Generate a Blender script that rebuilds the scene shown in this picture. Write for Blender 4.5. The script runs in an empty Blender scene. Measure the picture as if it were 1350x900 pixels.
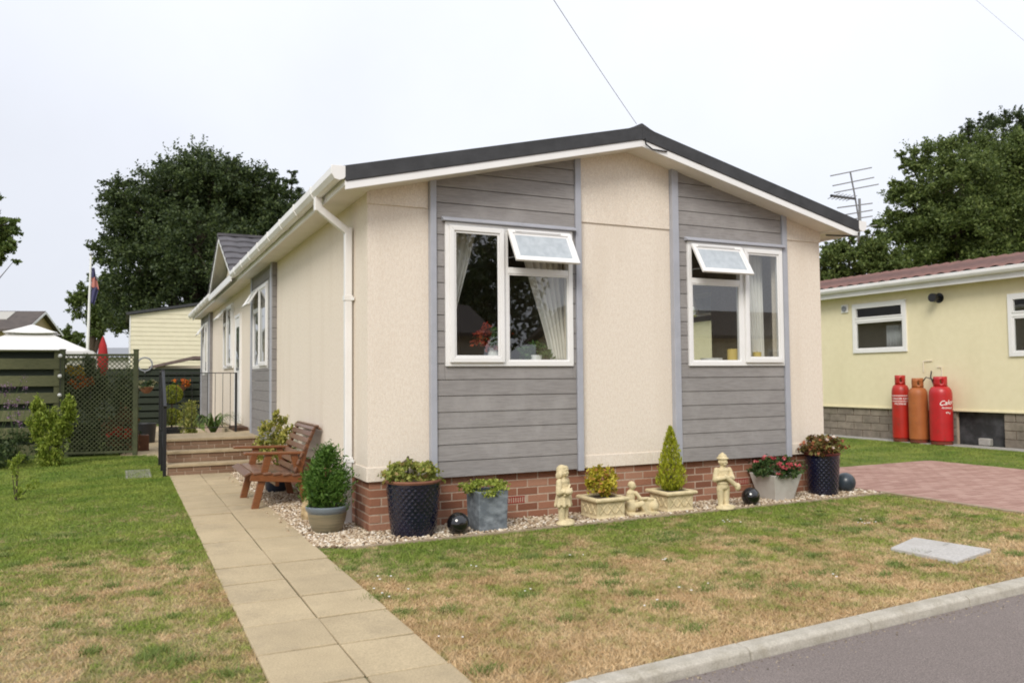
import bpy, bmesh, math, random
import numpy as np
from mathutils import Vector, Matrix
rnd = random.Random(7)
rng = np.random.default_rng(11)
sc = bpy.context.scene
col = sc.collection
PI = math.pi

# ------------------------------------------------------------------ camera
FPX = 1064.31
CAM = np.array([-1.9524, -7.0341, 1.3596])
_ya, _pi, _ro = np.radians([25.6622, 2.5727, -0.4967])
_F = np.array([np.sin(_ya)*np.cos(_pi), np.cos(_ya)*np.cos(_pi), np.sin(_pi)])
_R = np.array([np.cos(_ya), -np.sin(_ya), 0.0]); _U = np.cross(_R, _F)
_R, _U = _R*np.cos(_ro)+_U*np.sin(_ro), _U*np.cos(_ro)-_R*np.sin(_ro)
cd = bpy.data.cameras.new('camera'); cam = bpy.data.objects.new('camera', cd); col.objects.link(cam)
cam.matrix_world = Matrix(((_R[0], _U[0], -_F[0], CAM[0]), (_R[1], _U[1], -_F[1], CAM[1]), (_R[2], _U[2], -_F[2], CAM[2]), (0, 0, 0, 1)))
cd.sensor_width = 36; cd.lens = FPX*36/1350; cd.clip_end = 2000; cd.clip_start = 0.05
cd.dof.use_dof = True; cd.dof.focus_distance = 8.6; cd.dof.aperture_fstop = 3.4
sc.camera = cam

def at(px, py, depth):
    d = _F+_R*(px-675)/FPX-_U*(py-450)/FPX
    return Vector(CAM+d*depth)
def on(px, py, ax, v):
    d = _F+_R*(px-675)/FPX-_U*(py-450)/FPX
    return Vector(CAM+d*(v-CAM[ax])/d[ax])

# ------------------------------------------------------------------ materials
def node_tree(name):
    m = bpy.data.materials.new(name); m.use_nodes = True
    nt = m.node_tree; nt.nodes.clear()
    out = nt.nodes.new('ShaderNodeOutputMaterial')
    return m, nt, out
def noise(nt, scale, detail=4, vec=None, rough=.55, dist=0):
    n = nt.nodes.new('ShaderNodeTexNoise'); n.inputs['Scale'].default_value = scale; n.inputs['Detail'].default_value = detail
    n.inputs['Roughness'].default_value = rough; n.inputs['Distortion'].default_value = dist
    if vec is not None: nt.links.new(vec, n.inputs['Vector'])
    return n.outputs['Fac']
def mapr(nt, v, a, b, c=0., d=1., clamp=True):
    n = nt.nodes.new('ShaderNodeMapRange'); n.clamp = clamp
    for i, x in enumerate((a, b, c, d)): n.inputs[i+1].default_value = x
    nt.links.new(v, n.inputs[0]); return n.outputs[0]
def mixc(nt, fac, a, b, mode='MIX'):
    n = nt.nodes.new('ShaderNodeMix'); n.data_type = 'RGBA'; n.blend_type = mode
    for s, x in ((n.inputs[0], fac), (n.inputs[6], a), (n.inputs[7], b)):
        if isinstance(x, (int, float)): s.default_value = x
        elif isinstance(x, tuple): s.default_value = (*x[:3], 1)
        else: nt.links.new(x, s)
    return n.outputs[2]
def math_(nt, op, a, b=0.):
    n = nt.nodes.new('ShaderNodeMath'); n.operation = op
    for s, x in ((n.inputs[0], a), (n.inputs[1], b)):
        if isinstance(x, (int, float)): s.default_value = x
        else: nt.links.new(x, s)
    return n.outputs[0]
def coords(nt, stretch=(1, 1, 1), world=False):
    mp = nt.nodes.new('ShaderNodeMapping'); mp.inputs['Scale'].default_value = stretch
    if world:
        g = nt.nodes.new('ShaderNodeNewGeometry'); nt.links.new(g.outputs['Position'], mp.inputs[0])
    else:
        t = nt.nodes.new('ShaderNodeTexCoord'); nt.links.new(t.outputs['Object'], mp.inputs[0])
    return mp.outputs[0]
def island(nt):
    g = nt.nodes.new('ShaderNodeNewGeometry'); return g.outputs['Random Per Island']
def principled(nt, out, c, rough=.6, spec=.4, metal=0., bump=None, coat=0., transl=0.):
    p = nt.nodes.new('ShaderNodeBsdfPrincipled')
    if isinstance(c, tuple): p.inputs['Base Color'].default_value = (*c, 1)
    else: nt.links.new(c, p.inputs['Base Color'])
    if isinstance(rough, (int, float)): p.inputs['Roughness'].default_value = rough
    else: nt.links.new(rough, p.inputs['Roughness'])
    p.inputs['Specular IOR Level'].default_value = spec; p.inputs['Metallic'].default_value = metal
    p.inputs['Coat Weight'].default_value = coat
    if bump is not None:
        b = nt.nodes.new('ShaderNodeBump'); b.inputs['Strength'].default_value = bump[1]; b.inputs['Distance'].default_value = bump[2]
        nt.links.new(bump[0], b.inputs['Height']); nt.links.new(b.outputs[0], p.inputs['Normal'])
    sh = p.outputs[0]
    if transl:
        t = nt.nodes.new('ShaderNodeBsdfTranslucent')
        if isinstance(c, tuple): t.inputs[0].default_value = (*c, 1)
        else: nt.links.new(c, t.inputs[0])
        mx = nt.nodes.new('ShaderNodeMixShader'); mx.inputs[0].default_value = transl
        nt.links.new(sh, mx.inputs[1]); nt.links.new(t.outputs[0], mx.inputs[2]); sh = mx.outputs[0]
    nt.links.new(sh, out.inputs[0]); return p
def M(name, c, rough=.6, c2=None, scale=4., detail=5, lo=.35, hi=.65, stretch=(1, 1, 1), bump=None, spec=.4, metal=0., isl=0., coat=0., c3=None, scale3=1., lo3=.5, hi3=.7, st3=(1, 1, 1), fine=0., fscale=150):
    """base colour c blended to c2 by noise, to c3 by a second noise; isl = value variation per loose piece"""
    m, nt, out = node_tree(name)
    cc = c
    if c2 is not None:
        v = coords(nt, stretch); cc = mixc(nt, mapr(nt, noise(nt, scale, detail, v), lo, hi), cc, c2)
    if c3 is not None:
        v3 = coords(nt, st3); cc = mixc(nt, mapr(nt, noise(nt, scale3, 6, v3, .65), lo3, hi3), cc, c3)
    if fine:
        vf = coords(nt); f = mapr(nt, noise(nt, fscale, 2, vf), .3, .7, 1-fine, 1+fine)
        h = nt.nodes.new('ShaderNodeHueSaturation'); nt.links.new(f, h.inputs['Value'])
        if isinstance(cc, tuple): h.inputs['Color'].default_value = (*cc, 1)
        else: nt.links.new(cc, h.inputs['Color'])
        cc = h.outputs[0]
    if isl:
        h = nt.nodes.new('ShaderNodeHueSaturation'); r = island(nt)
        nt.links.new(mapr(nt, r, 0, 1, 1-isl, 1+isl), h.inputs['Value'])
        if isinstance(cc, tuple): h.inputs['Color'].default_value = (*cc, 1)
        else: nt.links.new(cc, h.inputs['Color'])
        cc = h.outputs[0]
    bp = None
    if bump: bp = (noise(nt, bump[0], 5, coords(nt, bump[3] if len(bump) > 3 else (1, 1, 1))), bump[1], bump[2])
    principled(nt, out, cc, rough, spec, metal, bp, coat)
    return m
def M_ramp(name, stops, rough=.6, transl=0., spec=.3, bump=None):
    """colour ramp over the random value of each loose piece (leaf, pebble, brick)"""
    m, nt, out = node_tree(name)
    r = nt.nodes.new('ShaderNodeValToRGB'); nt.links.new(island(nt), r.inputs[0])
    el = r.color_ramp.elements
    while len(el) < len(stops): el.new(.5)
    for e, (p, c) in zip(el, stops): e.position = p; e.color = (*c, 1)
    bp = None
    if bump: bp = (noise(nt, bump[0], 4, coords(nt)), bump[1], bump[2])
    principled(nt, out, r.outputs[0], rough, spec, transl=transl, bump=bp)
    return m
def leafmat(name, dark, mid, light, transl=.3, extra=None):
    st = [(0, dark), (.45, mid), (1, light)]
    if extra: st = [(0, dark), (.4, mid), (1-extra[1]-.02, light), (1-extra[1], extra[0])]
    return M_ramp(name, st, .5, transl)
def M_glass(name, tint=(1, 1, 1), refl=.12):
    m, nt, out = node_tree(name)
    t = nt.nodes.new('ShaderNodeBsdfTransparent'); t.inputs[0].default_value = (*tint, 1)
    g = nt.nodes.new('ShaderNodeBsdfGlossy'); g.inputs['Roughness'].default_value = .01
    lw = nt.nodes.new('ShaderNodeLayerWeight'); lw.inputs[0].default_value = .5
    mx = nt.nodes.new('ShaderNodeMixShader')
    nt.links.new(mapr(nt, math_(nt, 'POWER', lw.outputs['Facing'], 4.), 0, 1, refl, 1.), mx.inputs[0])
    nt.links.new(t.outputs[0], mx.inputs[1]); nt.links.new(g.outputs[0], mx.inputs[2]); nt.links.new(mx.outputs[0], out.inputs[0])
    return m

def lawn_colour(nt, blades):
    pos = coords(nt, (1, 1, 1), True)
    sp = nt.nodes.new('ShaderNodeSeparateXYZ'); nt.links.new(pos, sp.inputs[0])
    left = math_(nt, 'LESS_THAN', sp.outputs[0], -1.1)
    cen = math_(nt, 'ADD', math_(nt, 'MULTIPLY', left, .25), -2.0)
    yy = math_(nt, 'SUBTRACT', sp.outputs[1], cen)
    slope = math_(nt, 'ADD', .30, math_(nt, 'MULTIPLY', left, -.14))
    yy = math_(nt, 'MULTIPLY', yy, slope)
    n1 = noise(nt, .75, 3, pos, .6, .4); n2 = noise(nt, 3.2, 4, pos, .65, .5)
    n5 = noise(nt, 9.5, 3, pos, .6, .3)
    n = math_(nt, 'ADD', math_(nt, 'ADD', math_(nt, 'MULTIPLY', math_(nt, 'SUBTRACT', n1, .5), 2.0), math_(nt, 'MULTIPLY', math_(nt, 'SUBTRACT', n2, .5), 2.6)), math_(nt, 'MULTIPLY', math_(nt, 'SUBTRACT', n5, .5), 1.9))
    f = math_(nt, 'ADD', math_(nt, 'ADD', yy, .5), n)
    if blades: f = math_(nt, 'ADD', f, mapr(nt, island(nt), 0, 1, -.3, .3))
    f = mapr(nt, f, 0.12, .98)
    n3 = noise(nt, 26, 4, pos, .7); n4 = noise(nt, 1.6, 3, pos, .6)
    green = mixc(nt, mapr(nt, n4, .35, .65), (.128, .198, .033), (.24, .285, .060))
    straw = mixc(nt, mapr(nt, n3, .35, .65), (.435, .31, .165), (.68, .52, .315))
    straw = mixc(nt, mapr(nt, noise(nt, 1.9, 3, pos), .45, .62, 0, .55), straw, (.41, .27, .135))
    c = mixc(nt, f, straw, green)
    h = nt.nodes.new('ShaderNodeHueSaturation'); nt.links.new(c, h.inputs['Color'])
    if blades: nt.links.new(mapr(nt, island(nt), 0, 1, .92, 1.42), h.inputs['Value'])
    else: nt.links.new(mapr(nt, noise(nt, 60, 3, pos, .7), .3, .7, .55, 1.15), h.inputs['Value'])
    return h.outputs[0]
def M_lawn(name, blades):
    m, nt, out = node_tree(name)
    c = lawn_colour(nt, blades)
    bp = None if blades else (noise(nt, 90, 5, coords(nt, (1, 1, 1), True), .7), .9, .03)
    principled(nt, out, c, .8, .15, bump=bp, transl=.25 if blades else 0)
    return m

CREAM = M('cream_render', (.785, .705, .605), .85, (.71, .615, .51), 55, 6, .40, .70, (1, 1, .45), bump=(120, .75, .005, (1, 1, .35)), spec=.2, c3=(.69, .60, .495), scale3=2.6, lo3=.5, hi3=.8, st3=(1, 1, .16), fine=.12, fscale=120)
CREAMS = M('smooth_cream', (.80, .72, .61), .5, (.76, .67, .56), 3, spec=.4)
WHITE = M('white_plastic', (.83, .82, .81), .32, (.79, .78, .76), 2.5, spec=.5)
WHITE2 = M('white_gutter_plastic', (.82, .81, .80), .35, (.70, .68, .64), 1.7, 6, .45, .8, spec=.5)
SOFF = M('soffit_board', (.80, .75, .68), .5, (.74, .69, .61), 4, bump=(40, .1, .002))
GREYCLAD = M('grey_wood_cladding', (.30, .283, .273), .75, (.225, .21, .203), 6, 7, .38, .70, (1.2, 1.2, 22), bump=(9, .5, .004, (1.2, 1.2, 26)), spec=.25, c3=(.33, .313, .303), scale3=2.5, isl=.05)
GREYSIDE = M('grey_cladding_side', (.275, .26, .252), .75, (.21, .197, .192), 6, 7, .38, .68, (1.2, 1.2, 22), bump=(9, .6, .004, (1.2, 1.2, 26)), spec=.25, isl=.08)
STRIP = M('grey_trim_strip', (.40, .41, .455), .5, (.36, .37, .41), 6, spec=.4)
BRICK = M_ramp('red_brick', [(0, (.20, .085, .052)), (.35, (.275, .122, .074)), (.7, (.335, .160, .10)), (1, (.38, .205, .135))], .85, spec=.2, bump=(60, .7, .006))
MORTAR = M('mortar', (.50, .39, .30), .9, (.40, .30, .225), 30, bump=(80, .6, .004))
ROOFEDGE = M('dark_roof_edge', (.052, .053, .057), .75, (.038, .039, .042), 8, bump=(60, .4, .004))
ROOFTILE = M('grey_roof_tile', (.105, .098, .105), .7, (.07, .066, .072), 6, bump=(60, .3, .004), isl=.12)
SLAB = M('paving_slab', (.455, .365, .23), .85, (.395, .315, .197), 3, 6, .35, .7, bump=(150, .5, .003), isl=.07, c3=(.29, .235, .155), scale3=1.9, lo3=.52, hi3=.85, fine=.16, fscale=110)
SLABGAP = M('slab_joint', (.19, .155, .09), .95, (.12, .115, .055), 12)
ASPHALT = M('asphalt', (.245, .208, .192), .9, (.19, .16, .148), 130, 4, .4, .62, bump=(160, 1., .008), spec=.2, c3=(.285, .243, .225), scale3=.9, lo3=.5, hi3=.8, fine=.32, fscale=150)
KERBM = M('kerb_concrete', (.46, .425, .36), .9, (.36, .33, .27), 12, 7, .4, .7, bump=(120, .7, .004), c3=(.27, .235, .17), scale3=4.5, lo3=.52, hi3=.78, fine=.16, fscale=110)
EDGING = M('edging_concrete', (.37, .295, .215), .9, (.27, .205, .14), 10, 6, bump=(120, .6, .003), c3=(.25, .20, .11), scale3=3)
CONC = M('concrete', (.40, .385, .36), .9, (.31, .295, .27), 9, 7, bump=(110, .6, .004), fine=.1)
BLOCKP = M_ramp('block_paver', [(0, (.33, .195, .16)), (.5, (.375, .23, .19)), (1, (.42, .27, .225))], .85, spec=.2, bump=(120, .5, .004))
BLOCKGAP = M('block_joint', (.26, .16, .13), .95, (.17, .11, .085), 20)
PEBBLE = M_ramp('pebble', [(0, (.17, .11, .065)), (.25, (.36, .26, .165)), (.55, (.55, .44, .31)), (.85, (.66, .57, .44)), (1, (.82, .77, .69))], .7, spec=.3)
SOILG = M('gravel_bed_base', (.40, .32, .23), .95, (.25, .19, .13), 40, bump=(90, 1, .01))
SOIL = M('soil', (.05, .035, .024), .95, (.09, .065, .045), 30, bump=(60, 1, .01))
LAWN = M_lawn('lawn_turf', False); BLADE = M_lawn('grass_blade', True)
TRELL = M('dark_trellis_timber', (.085, .095, .045), .8, (.055, .062, .030), 6, isl=.12)
GROUND = M('far_ground', (.13, .15, .05), .9, (.2, .17, .08), 1.5)
GLASS = M_glass('window_glass', (.93, .96, .95), .16)
PALEPANE = M('pale_pane', (.47, .51, .54), .12, (.38, .42, .45), 14, spec=.6)  # opaque mottled blue-grey for the top-hung panes
INNER = M('room_wall', (.50, .45, .38), .8, (.44, .40, .33), 2)
DARK = M('dark_void', (.02, .02, .02), .8)
NAVY = M('navy_glaze', (.0045, .005, .016), .13, (.007, .008, .026), 9, spec=.6, coat=.5)
TERRA = M('terracotta', (.23, .10, .058), .8, (.17, .07, .042), 14)
BLACKG = M('black_gloss', (.006, .006, .007), .06, spec=.6, coat=.6)
SLATEB = M('blue_stone_ball', (.045, .06, .075), .35, (.025, .035, .045), 9, bump=(50, .4, .003), coat=.2)
SLATEP = M('slate_grey_planter', (.13, .15, .17), .7, (.27, .30, .325), 9, 6, .42, .68, (1, 1, 2), bump=(35, .8, .006), c3=(.075, .085, .098), scale3=6)
STONE = M('cream_cast_stone', (.70, .59, .37), .92, (.60, .50, .30), 14, 6, bump=(70, .9, .006), c3=(.40, .35, .20), scale3=11, lo3=.52, hi3=.78, fine=.12, fscale=120)
WHTPOT = M('pale_fibre_planter', (.55, .53, .49), .8, (.49, .46, .415), 8, 6, bump=(90, .4, .003), c3=(.42, .39, .345), scale3=4, lo3=.55, hi3=.8)
GLAZE1 = M('olive_glaze', (.155, .14, .088), .35, (.23, .19, .12), 3, 4, .4, .6, (1, 1, 16), coat=.2)
GLAZE2 = M('blue_grey_glaze', (.12, .15, .18), .3, (.17, .20, .22), 8, coat=.3)
OAK = M('varnished_wood', (.24, .088, .030), .36, (.155, .055, .02), 5, 6, .35, .7, (3, 3, 30), spec=.5, coat=.25, isl=.12)
OAKD = M('weathered_slat', (.155, .075, .043), .4, (.21, .115, .075), 5, 6, .35, .7, (30, 2, 30), spec=.5, coat=.15, isl=.15)
IRON = M('black_ironwork', (.012, .012, .014), .4, spec=.5)
STEPB = M_ramp('step_brick', [(0, (.18, .105, .065)), (.5, (.225, .14, .09)), (1, (.26, .17, .115))], .85, spec=.2, bump=(60, .5, .004))
TREAD = M('step_tread', (.44, .35, .225), .9, (.36, .285, .18), 8, bump=(100, .5, .003))
FENCEG = M('green_stained_timber', (.155, .155, .075), .8, (.10, .105, .05), 6, 6, .35, .7, (2, 2, 20), bump=(20, .4, .004, (2, 2, 20)), isl=.15)
FENCED = M('dark_timber', (.030, .040, .026), .8, (.02, .026, .018), 6, 6, .35, .7, (2, 2, 20), isl=.15)
CANVAS = M('white_canvas', (.70, .69, .665), .85, (.66, .645, .615), 4)
REDC = M('red_canvas', (.36, .018, .018), .8, (.28, .014, .016), 5)
NWALL = M('pale_yellow_wall', (.80, .725, .50), .75, (.765, .69, .465), 8, 6, bump=(45, .35, .004, (1, 1, 3)), c3=(.71, .635, .42), scale3=1.6, lo3=.5, hi3=.85, st3=(1, 1, .3))
NBLOCK = M('plinth_block', (.27, .23, .185), .9, (.19, .16, .13), 7, 6, bump=(60, .7, .006), isl=.15, c3=(.15, .13, .10), scale3=3)
NROOF = M('brown_roof_sheet', (.20, .092, .070), .75, (.145, .068, .052), 5, 5, bump=(40, .3, .004))
REDB = M('red_cylinder_paint', (.46, .022, .013), .4, (.38, .018, .012), 5, spec=.5, c3=(.24, .035, .022), scale3=9, lo3=.54, hi3=.74)
REDB2 = M('crimson_cylinder_paint', (.50, .018, .022), .35, (.43, .016, .02), 5, spec=.5, c3=(.24, .04, .028), scale3=11, lo3=.58, hi3=.76)
ORNB = M('orange_cylinder_paint', (.42, .135, .04), .5, (.35, .105, .03), 5, spec=.4, c3=(.25, .09, .04), scale3=8, lo3=.6, hi3=.8)
LETTER = M('white_lettering', (.82, .80, .78), .5)
ALU = M('aerial_metal', (.28, .28, .28), .45, metal=.6)
BARK = M('bark', (.075, .055, .038), .95, (.045, .034, .024), 8, bump=(14, 1, .03, (1, 1, .25)))
CLOTH = M('curtain_cloth', (.84, .81, .76), .85, (.78, .75, .70), 8)
CREAMB = M('cream_boarding', (.74, .68, .50), .6, (.70, .64, .47), 4)
DROOF = M('far_brown_roof', (.105, .085, .075), .8, (.075, .062, .056), 3)
ROCKM = M('sandstone_rock', (.50, .38, .215), .9, (.38, .28, .15), 9, 6, bump=(30, .8, .02))
COVER = M('cover_slab', (.52, .50, .475), .9, (.40, .385, .365), 60, 5, .4, .65, bump=(120, .6, .003), c3=(.42, .40, .37), scale3=3)
GREYFAR = M('far_grey', (.24, .25, .27), .8)
NAVYC = M('navy_flag_cloth', (.065, .062, .14), .8)
YELW = M('yellow_wax', (.68, .50, .14), .5)
CERAM = M('white_ceramic', (.78, .77, .74), .25)
MATD = M('brown_mat', (.10, .055, .035), .9)

# ------------------------------------------------------------------ mesh helpers
def link(name, me, m, parent=None, smooth=False):
    o = bpy.data.objects.new(name, me); col.objects.link(o)
    for x in (m if isinstance(m, (list, tuple)) else [m]): me.materials.append(x)
    if smooth: me.polygons.foreach_set('use_smooth', [True]*len(me.polygons))
    if parent is not None: o.parent = parent
    return o
def np_mesh(name, V, Fc, m, parent=None, smooth=False):
    V = np.asarray(V, np.float32); Fc = np.asarray(Fc, np.int32); k = Fc.shape[1]
    me = bpy.data.meshes.new(name)
    me.vertices.add(len(V)); me.vertices.foreach_set('co', V.ravel())
    me.loops.add(Fc.size); me.loops.foreach_set('vertex_index', Fc.ravel())
    me.polygons.add(len(Fc)); me.polygons.foreach_set('loop_start', np.arange(0, Fc.size, k, dtype=np.int32))
    me.update(calc_edges=True); me.validate()
    return link(name, me, m, parent, smooth)
class MB:
    def __init__(s): s.v = []; s.f = []
    def add(s, vs, fs):
        b = len(s.v); s.v += [tuple(x) for x in vs]; s.f += [tuple(b+i for i in f) for f in fs]; return s
    def box(s, x0, x1, y0, y1, z0, z1):
        return s.add([(x, y, z) for x in (x0, x1) for y in (y0, y1) for z in (z0, z1)], [(0, 1, 3, 2), (4, 6, 7, 5), (0, 4, 5, 1), (2, 3, 7, 6), (0, 2, 6, 4), (1, 5, 7, 3)])
    def prism(s, pts, f0, f1):
        """pts: 2-d polygon; f0/f1: functions (a,b)->xyz of the two ends"""
        n = len(pts); vs = [f0(*p) for p in pts]+[f1(*p) for p in pts]
        return s.add(vs, [tuple(range(n)), tuple(range(2*n-1, n-1, -1))]+[(i, i+n, (i+1) % n+n, (i+1) % n) for i in range(n)])
    def bar(s, p, q, w, h, up=(0, 0, 1)):
        p, q = Vector(p), Vector(q); d = (q-p).normalized(); u = Vector(up)
        if abs(d.dot(u)) > .95: u = Vector((1, 0, 0))
        a = d.cross(u).normalized(); b = a.cross(d)
        vs = [e+a*x*w/2+b*y*h/2 for e in (p, q) for x, y in ((-1, -1), (1, -1), (1, 1), (-1, 1))]
        return s.add(vs, [(0, 1, 2, 3), (7, 6, 5, 4), (0, 4, 5, 1), (1, 5, 6, 2), (2, 6, 7, 3), (3, 7, 4, 0)])
    def tube(s, pts, r, n=10):
        pts = [Vector(p) for p in pts]; k = len(pts); rr = r if isinstance(r, (list, tuple)) else [r]*k
        vs = []; fs = []; prev = None
        for i, p in enumerate(pts):
            d = (pts[min(i+1, k-1)]-pts[max(i-1, 0)]).normalized()
            if prev is None: a = d.cross(Vector((0, 0, 1)) if abs(d.z) < .9 else Vector((1, 0, 0))).normalized()
            else: a = (prev-d*prev.dot(d)).normalized()
            prev = a; b = d.cross(a)
            vs += [p+(a*math.cos(2*PI*j/n)+b*math.sin(2*PI*j/n))*rr[i] for j in range(n)]
        for i in range(k-1): fs += [(i*n+j, i*n+(j+1) % n, (i+1)*n+(j+1) % n, (i+1)*n+j) for j in range(n)]
        fs += [tuple(range(n-1, -1, -1)), tuple(range((k-1)*n, k*n))]
        return s.add(vs, fs)
    def lathe(s, prof, n=32, c=(0, 0, 0), sq=False):
        """prof: (radius, z) from the bottom outside, up and over to the inside"""
        vs = []; fs = []
        if sq: n = 4
        for r, z in prof:
            for j in range(n):
                a = 2*PI*(j+.5)/n; q = r*math.sqrt(2) if sq else r
                vs.append((c[0]+q*math.cos(a), c[1]+q*math.sin(a), c[2]+z))
        k = len(prof)
        for i in range(k-1): fs += [(i*n+j, i*n+(j+1) % n, (i+1)*n+(j+1) % n, (i+1)*n+j) for j in range(n)]
        fs += [tuple(range(n-1, -1, -1)), tuple(range((k-1)*n, k*n))]
        return s.add(vs, fs)
    def ball(s, c, r, seg=16, rings=10):
        r = r if isinstance(r, (list, tuple)) else (r, r, r)
        vs = [(c[0], c[1], c[2]-r[2])]; fs = []
        for i in range(1, rings):
            t = -PI/2+PI*i/rings
            vs += [(c[0]+r[0]*math.cos(t)*math.cos(2*PI*j/seg), c[1]+r[1]*math.cos(t)*math.sin(2*PI*j/seg), c[2]+r[2]*math.sin(t)) for j in range(seg)]
        vs.append((c[0], c[1], c[2]+r[2]))
        fs += [(0, 1+(j+1) % seg, 1+j) for j in range(seg)]
        for i in range(rings-2): fs += [(1+i*seg+j, 1+i*seg+(j+1) % seg, 1+(i+1)*seg+(j+1) % seg, 1+(i+1)*seg+j) for j in range(seg)]
        t = len(vs)-1; fs += [(t, 1+(rings-2)*seg+j, 1+(rings-2)*seg+(j+1) % seg) for j in range(seg)]
        return s.add(vs, fs)
    def build(s, name, m, parent=None, smooth=False, bevel=0., xf=None, seg=2, flip=True):
        me = bpy.data.meshes.new(name); vs = s.v
        if xf is not None: vs = [xf @ Vector(v) for v in vs]
        me.from_pydata([tuple(v) for v in vs], [], s.f)
        if flip:
            bm = bmesh.new(); bm.from_mesh(me); bmesh.ops.recalc_face_normals(bm, faces=bm.faces); bm.to_mesh(me); bm.free()
        o = link(name, me, m, parent)
        if smooth: me.shade_smooth() if not bevel else None
        if smooth and hasattr(me, 'set_sharp_from_angle'): me.set_sharp_from_angle(angle=math.radians(38))
        if bevel:
            b = o.modifiers.new('bevel', 'BEVEL'); b.width = bevel; b.segments = seg; b.limit_method = 'ANGLE'; b.angle_limit = math.radians(40); b.harden_normals = False
        return o
def tag(o, label, cat, group=None):
    o['label'] = label; o['category'] = cat
    if group: o['group'] = group
    return o
def thing(name, label, cat, loc=(0, 0, 0), rz=0., group=None):
    o = bpy.data.objects.new(name, None); col.objects.link(o); o.location = loc; o.rotation_euler = (0, 0, rz); o.empty_display_size = .1
    return tag(o, label, cat, group)
def struct(o): o['kind'] = 'structure'; return o
def stuff(o, label=None, cat=None):
    o['kind'] = 'stuff'
    if label: tag(o, label, cat)
    return o

def leaf_quads(C, size, out=None, up=.3, aspect=.5, jitter=.35, fold=.15):
    """diamond leaves at centres C (n,3); out = preferred directions"""
    n = len(C); d = rng.normal(size=(n, 3))
    if out is not None: d = d*.75+out*1.1
    d[:, 2] += up; d /= np.linalg.norm(d, axis=1)[:, None]+1e-9
    a = np.cross(d, rng.normal(size=(n, 3))); a /= np.linalg.norm(a, axis=1)[:, None]+1e-9
    nn = np.cross(d, a)
    L = (size*(1+jitter*rng.normal(size=n)).clip(.4, 1.8))[:, None]
    V = np.stack([C-d*L*.5, C+a*L*aspect*.5+nn*L*fold, C+d*L*.5, C-a*L*aspect*.5+nn*L*fold], 1).reshape(-1, 3)
    return V, np.arange(4*n).reshape(-1, 4)
def leaves(name, C, size, m, parent=None, **k):
    V, Fq = leaf_quads(np.asarray(C, float), size, **k); return np_mesh(name, V, Fq, m, parent)
def ball_pts(n, c, r, shell=.55):
    d = rng.normal(size=(n, 3)); d /= np.linalg.norm(d, axis=1)[:, None]
    u = rng.random(n)**(1/3.)*(1-shell)+shell
    return np.array(c)+d*np.array(r)*u[:, None], d
def clumpy(n, c, r, k=14, cr=.35, shell=.6):
    """n points gathered in k clumps spread near the surface of an ellipsoid"""
    cc, dd = ball_pts(k, c, r, shell); idx = rng.integers(0, k, n)
    p = cc[idx]+rng.normal(size=(n, 3))*np.array(r)*cr*.5
    d = (p-np.array(c))/np.array(r); d /= np.linalg.norm(d, axis=1)[:, None]+1e-9
    return p, d

# ------------------------------------------------------------------ setting
def sheet(name, poly, z, m, t=None):
    if t is None:
        me = bpy.data.meshes.new(name); me.from_pydata([(x, y, z) for x, y in poly], [], [tuple(range(len(poly)))])
        return struct(link(name, me, m))
    b = MB(); b.prism(poly, lambda x, y: (x, y, z-t), lambda x, y: (x, y, z)); return struct(b.build(name, m))
sheet('ground', [(-400, -400), (400, -400), (400, 400), (-400, 400)], -.16, GROUND)
ky = lambda x: -3.825+.072*x-.0012*x*x        # rear edge of the kerb
ko = lambda x: ky(x)-.115
kx = [-14+1.0*i for i in range(40)]
sheet('lawn', [(x, ky(x)) for x in kx]+[(60, 90), (-60, 90), (-60, ky(-14))], 0, LAWN, .12)
sheet('lawn', [(-60, -60), (70, -60), (70, -8.6), (-60, -10.6)], 0, LAWN, .12)
sheet('road', [(-60, -10.4)]+[(-60, -4.6)]+[(x, ko(x)-.012) for x in kx]+[(60, -3.6), (60, -8.4)], -.045, ASPHALT, .08)
kb = MB()
L = .915; x = -9.2
while x < 14:
    x1 = x+L-.006
    P = [(x, ky(x)), (x1, ky(x1))]
    prof = [(0, -.12), (0, .008), (-.085, .010), (-.112, -.004), (-.125, -.10)]
    vs = []
    for (px, py) in P: vs += [(px, py+a, z) for a, z in prof]
    n = len(prof); kb.add(vs, [tuple(range(n)), tuple(range(2*n-1, n-1, -1))]+[(i, i+n, (i+1) % n+n, (i+1) % n) for i in range(n)])
    x += L
struct(kb.build('kerb', KERBM, bevel=.008))
# slab path: two columns
PX0, PXM, PX1 = -1.352, -.948, -.545
sheet('path', [(PX0, -3.92), (PX1, -3.88), (PX1, 5.5), (PX0, 5.5)], .003, SLABGAP, .03)
ps = MB()
for cx0, cx1, off in ((PX0, PXM-.004, 0.), (PXM+.004, PX1, .02)):
    y = 5.199-off*0
    ps.box(cx0, cx1, y+.006, 5.49, 0, .015)
    while y > -3.6:
        y0 = max(y-.505, -3.86)
        dz = rnd.uniform(-.0035, .0035); t = rnd.uniform(-.002, .002)
        ps.add([(a+rnd.uniform(-.003, .003), b, c+(t if a < cx1-.1 else -t)) for a in (cx0, cx1) for b in (y0+.010, y-.010) for c in (0, .016+dz)],
               [(0, 1, 3, 2), (4, 6, 7, 5), (0, 4, 5, 1), (2, 3, 7, 6), (0, 2, 6, 4), (1, 5, 7, 3)])
        y -= .505
pso = ps.build('path_slabs', SLAB, bevel=.006); struct(pso)
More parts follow.
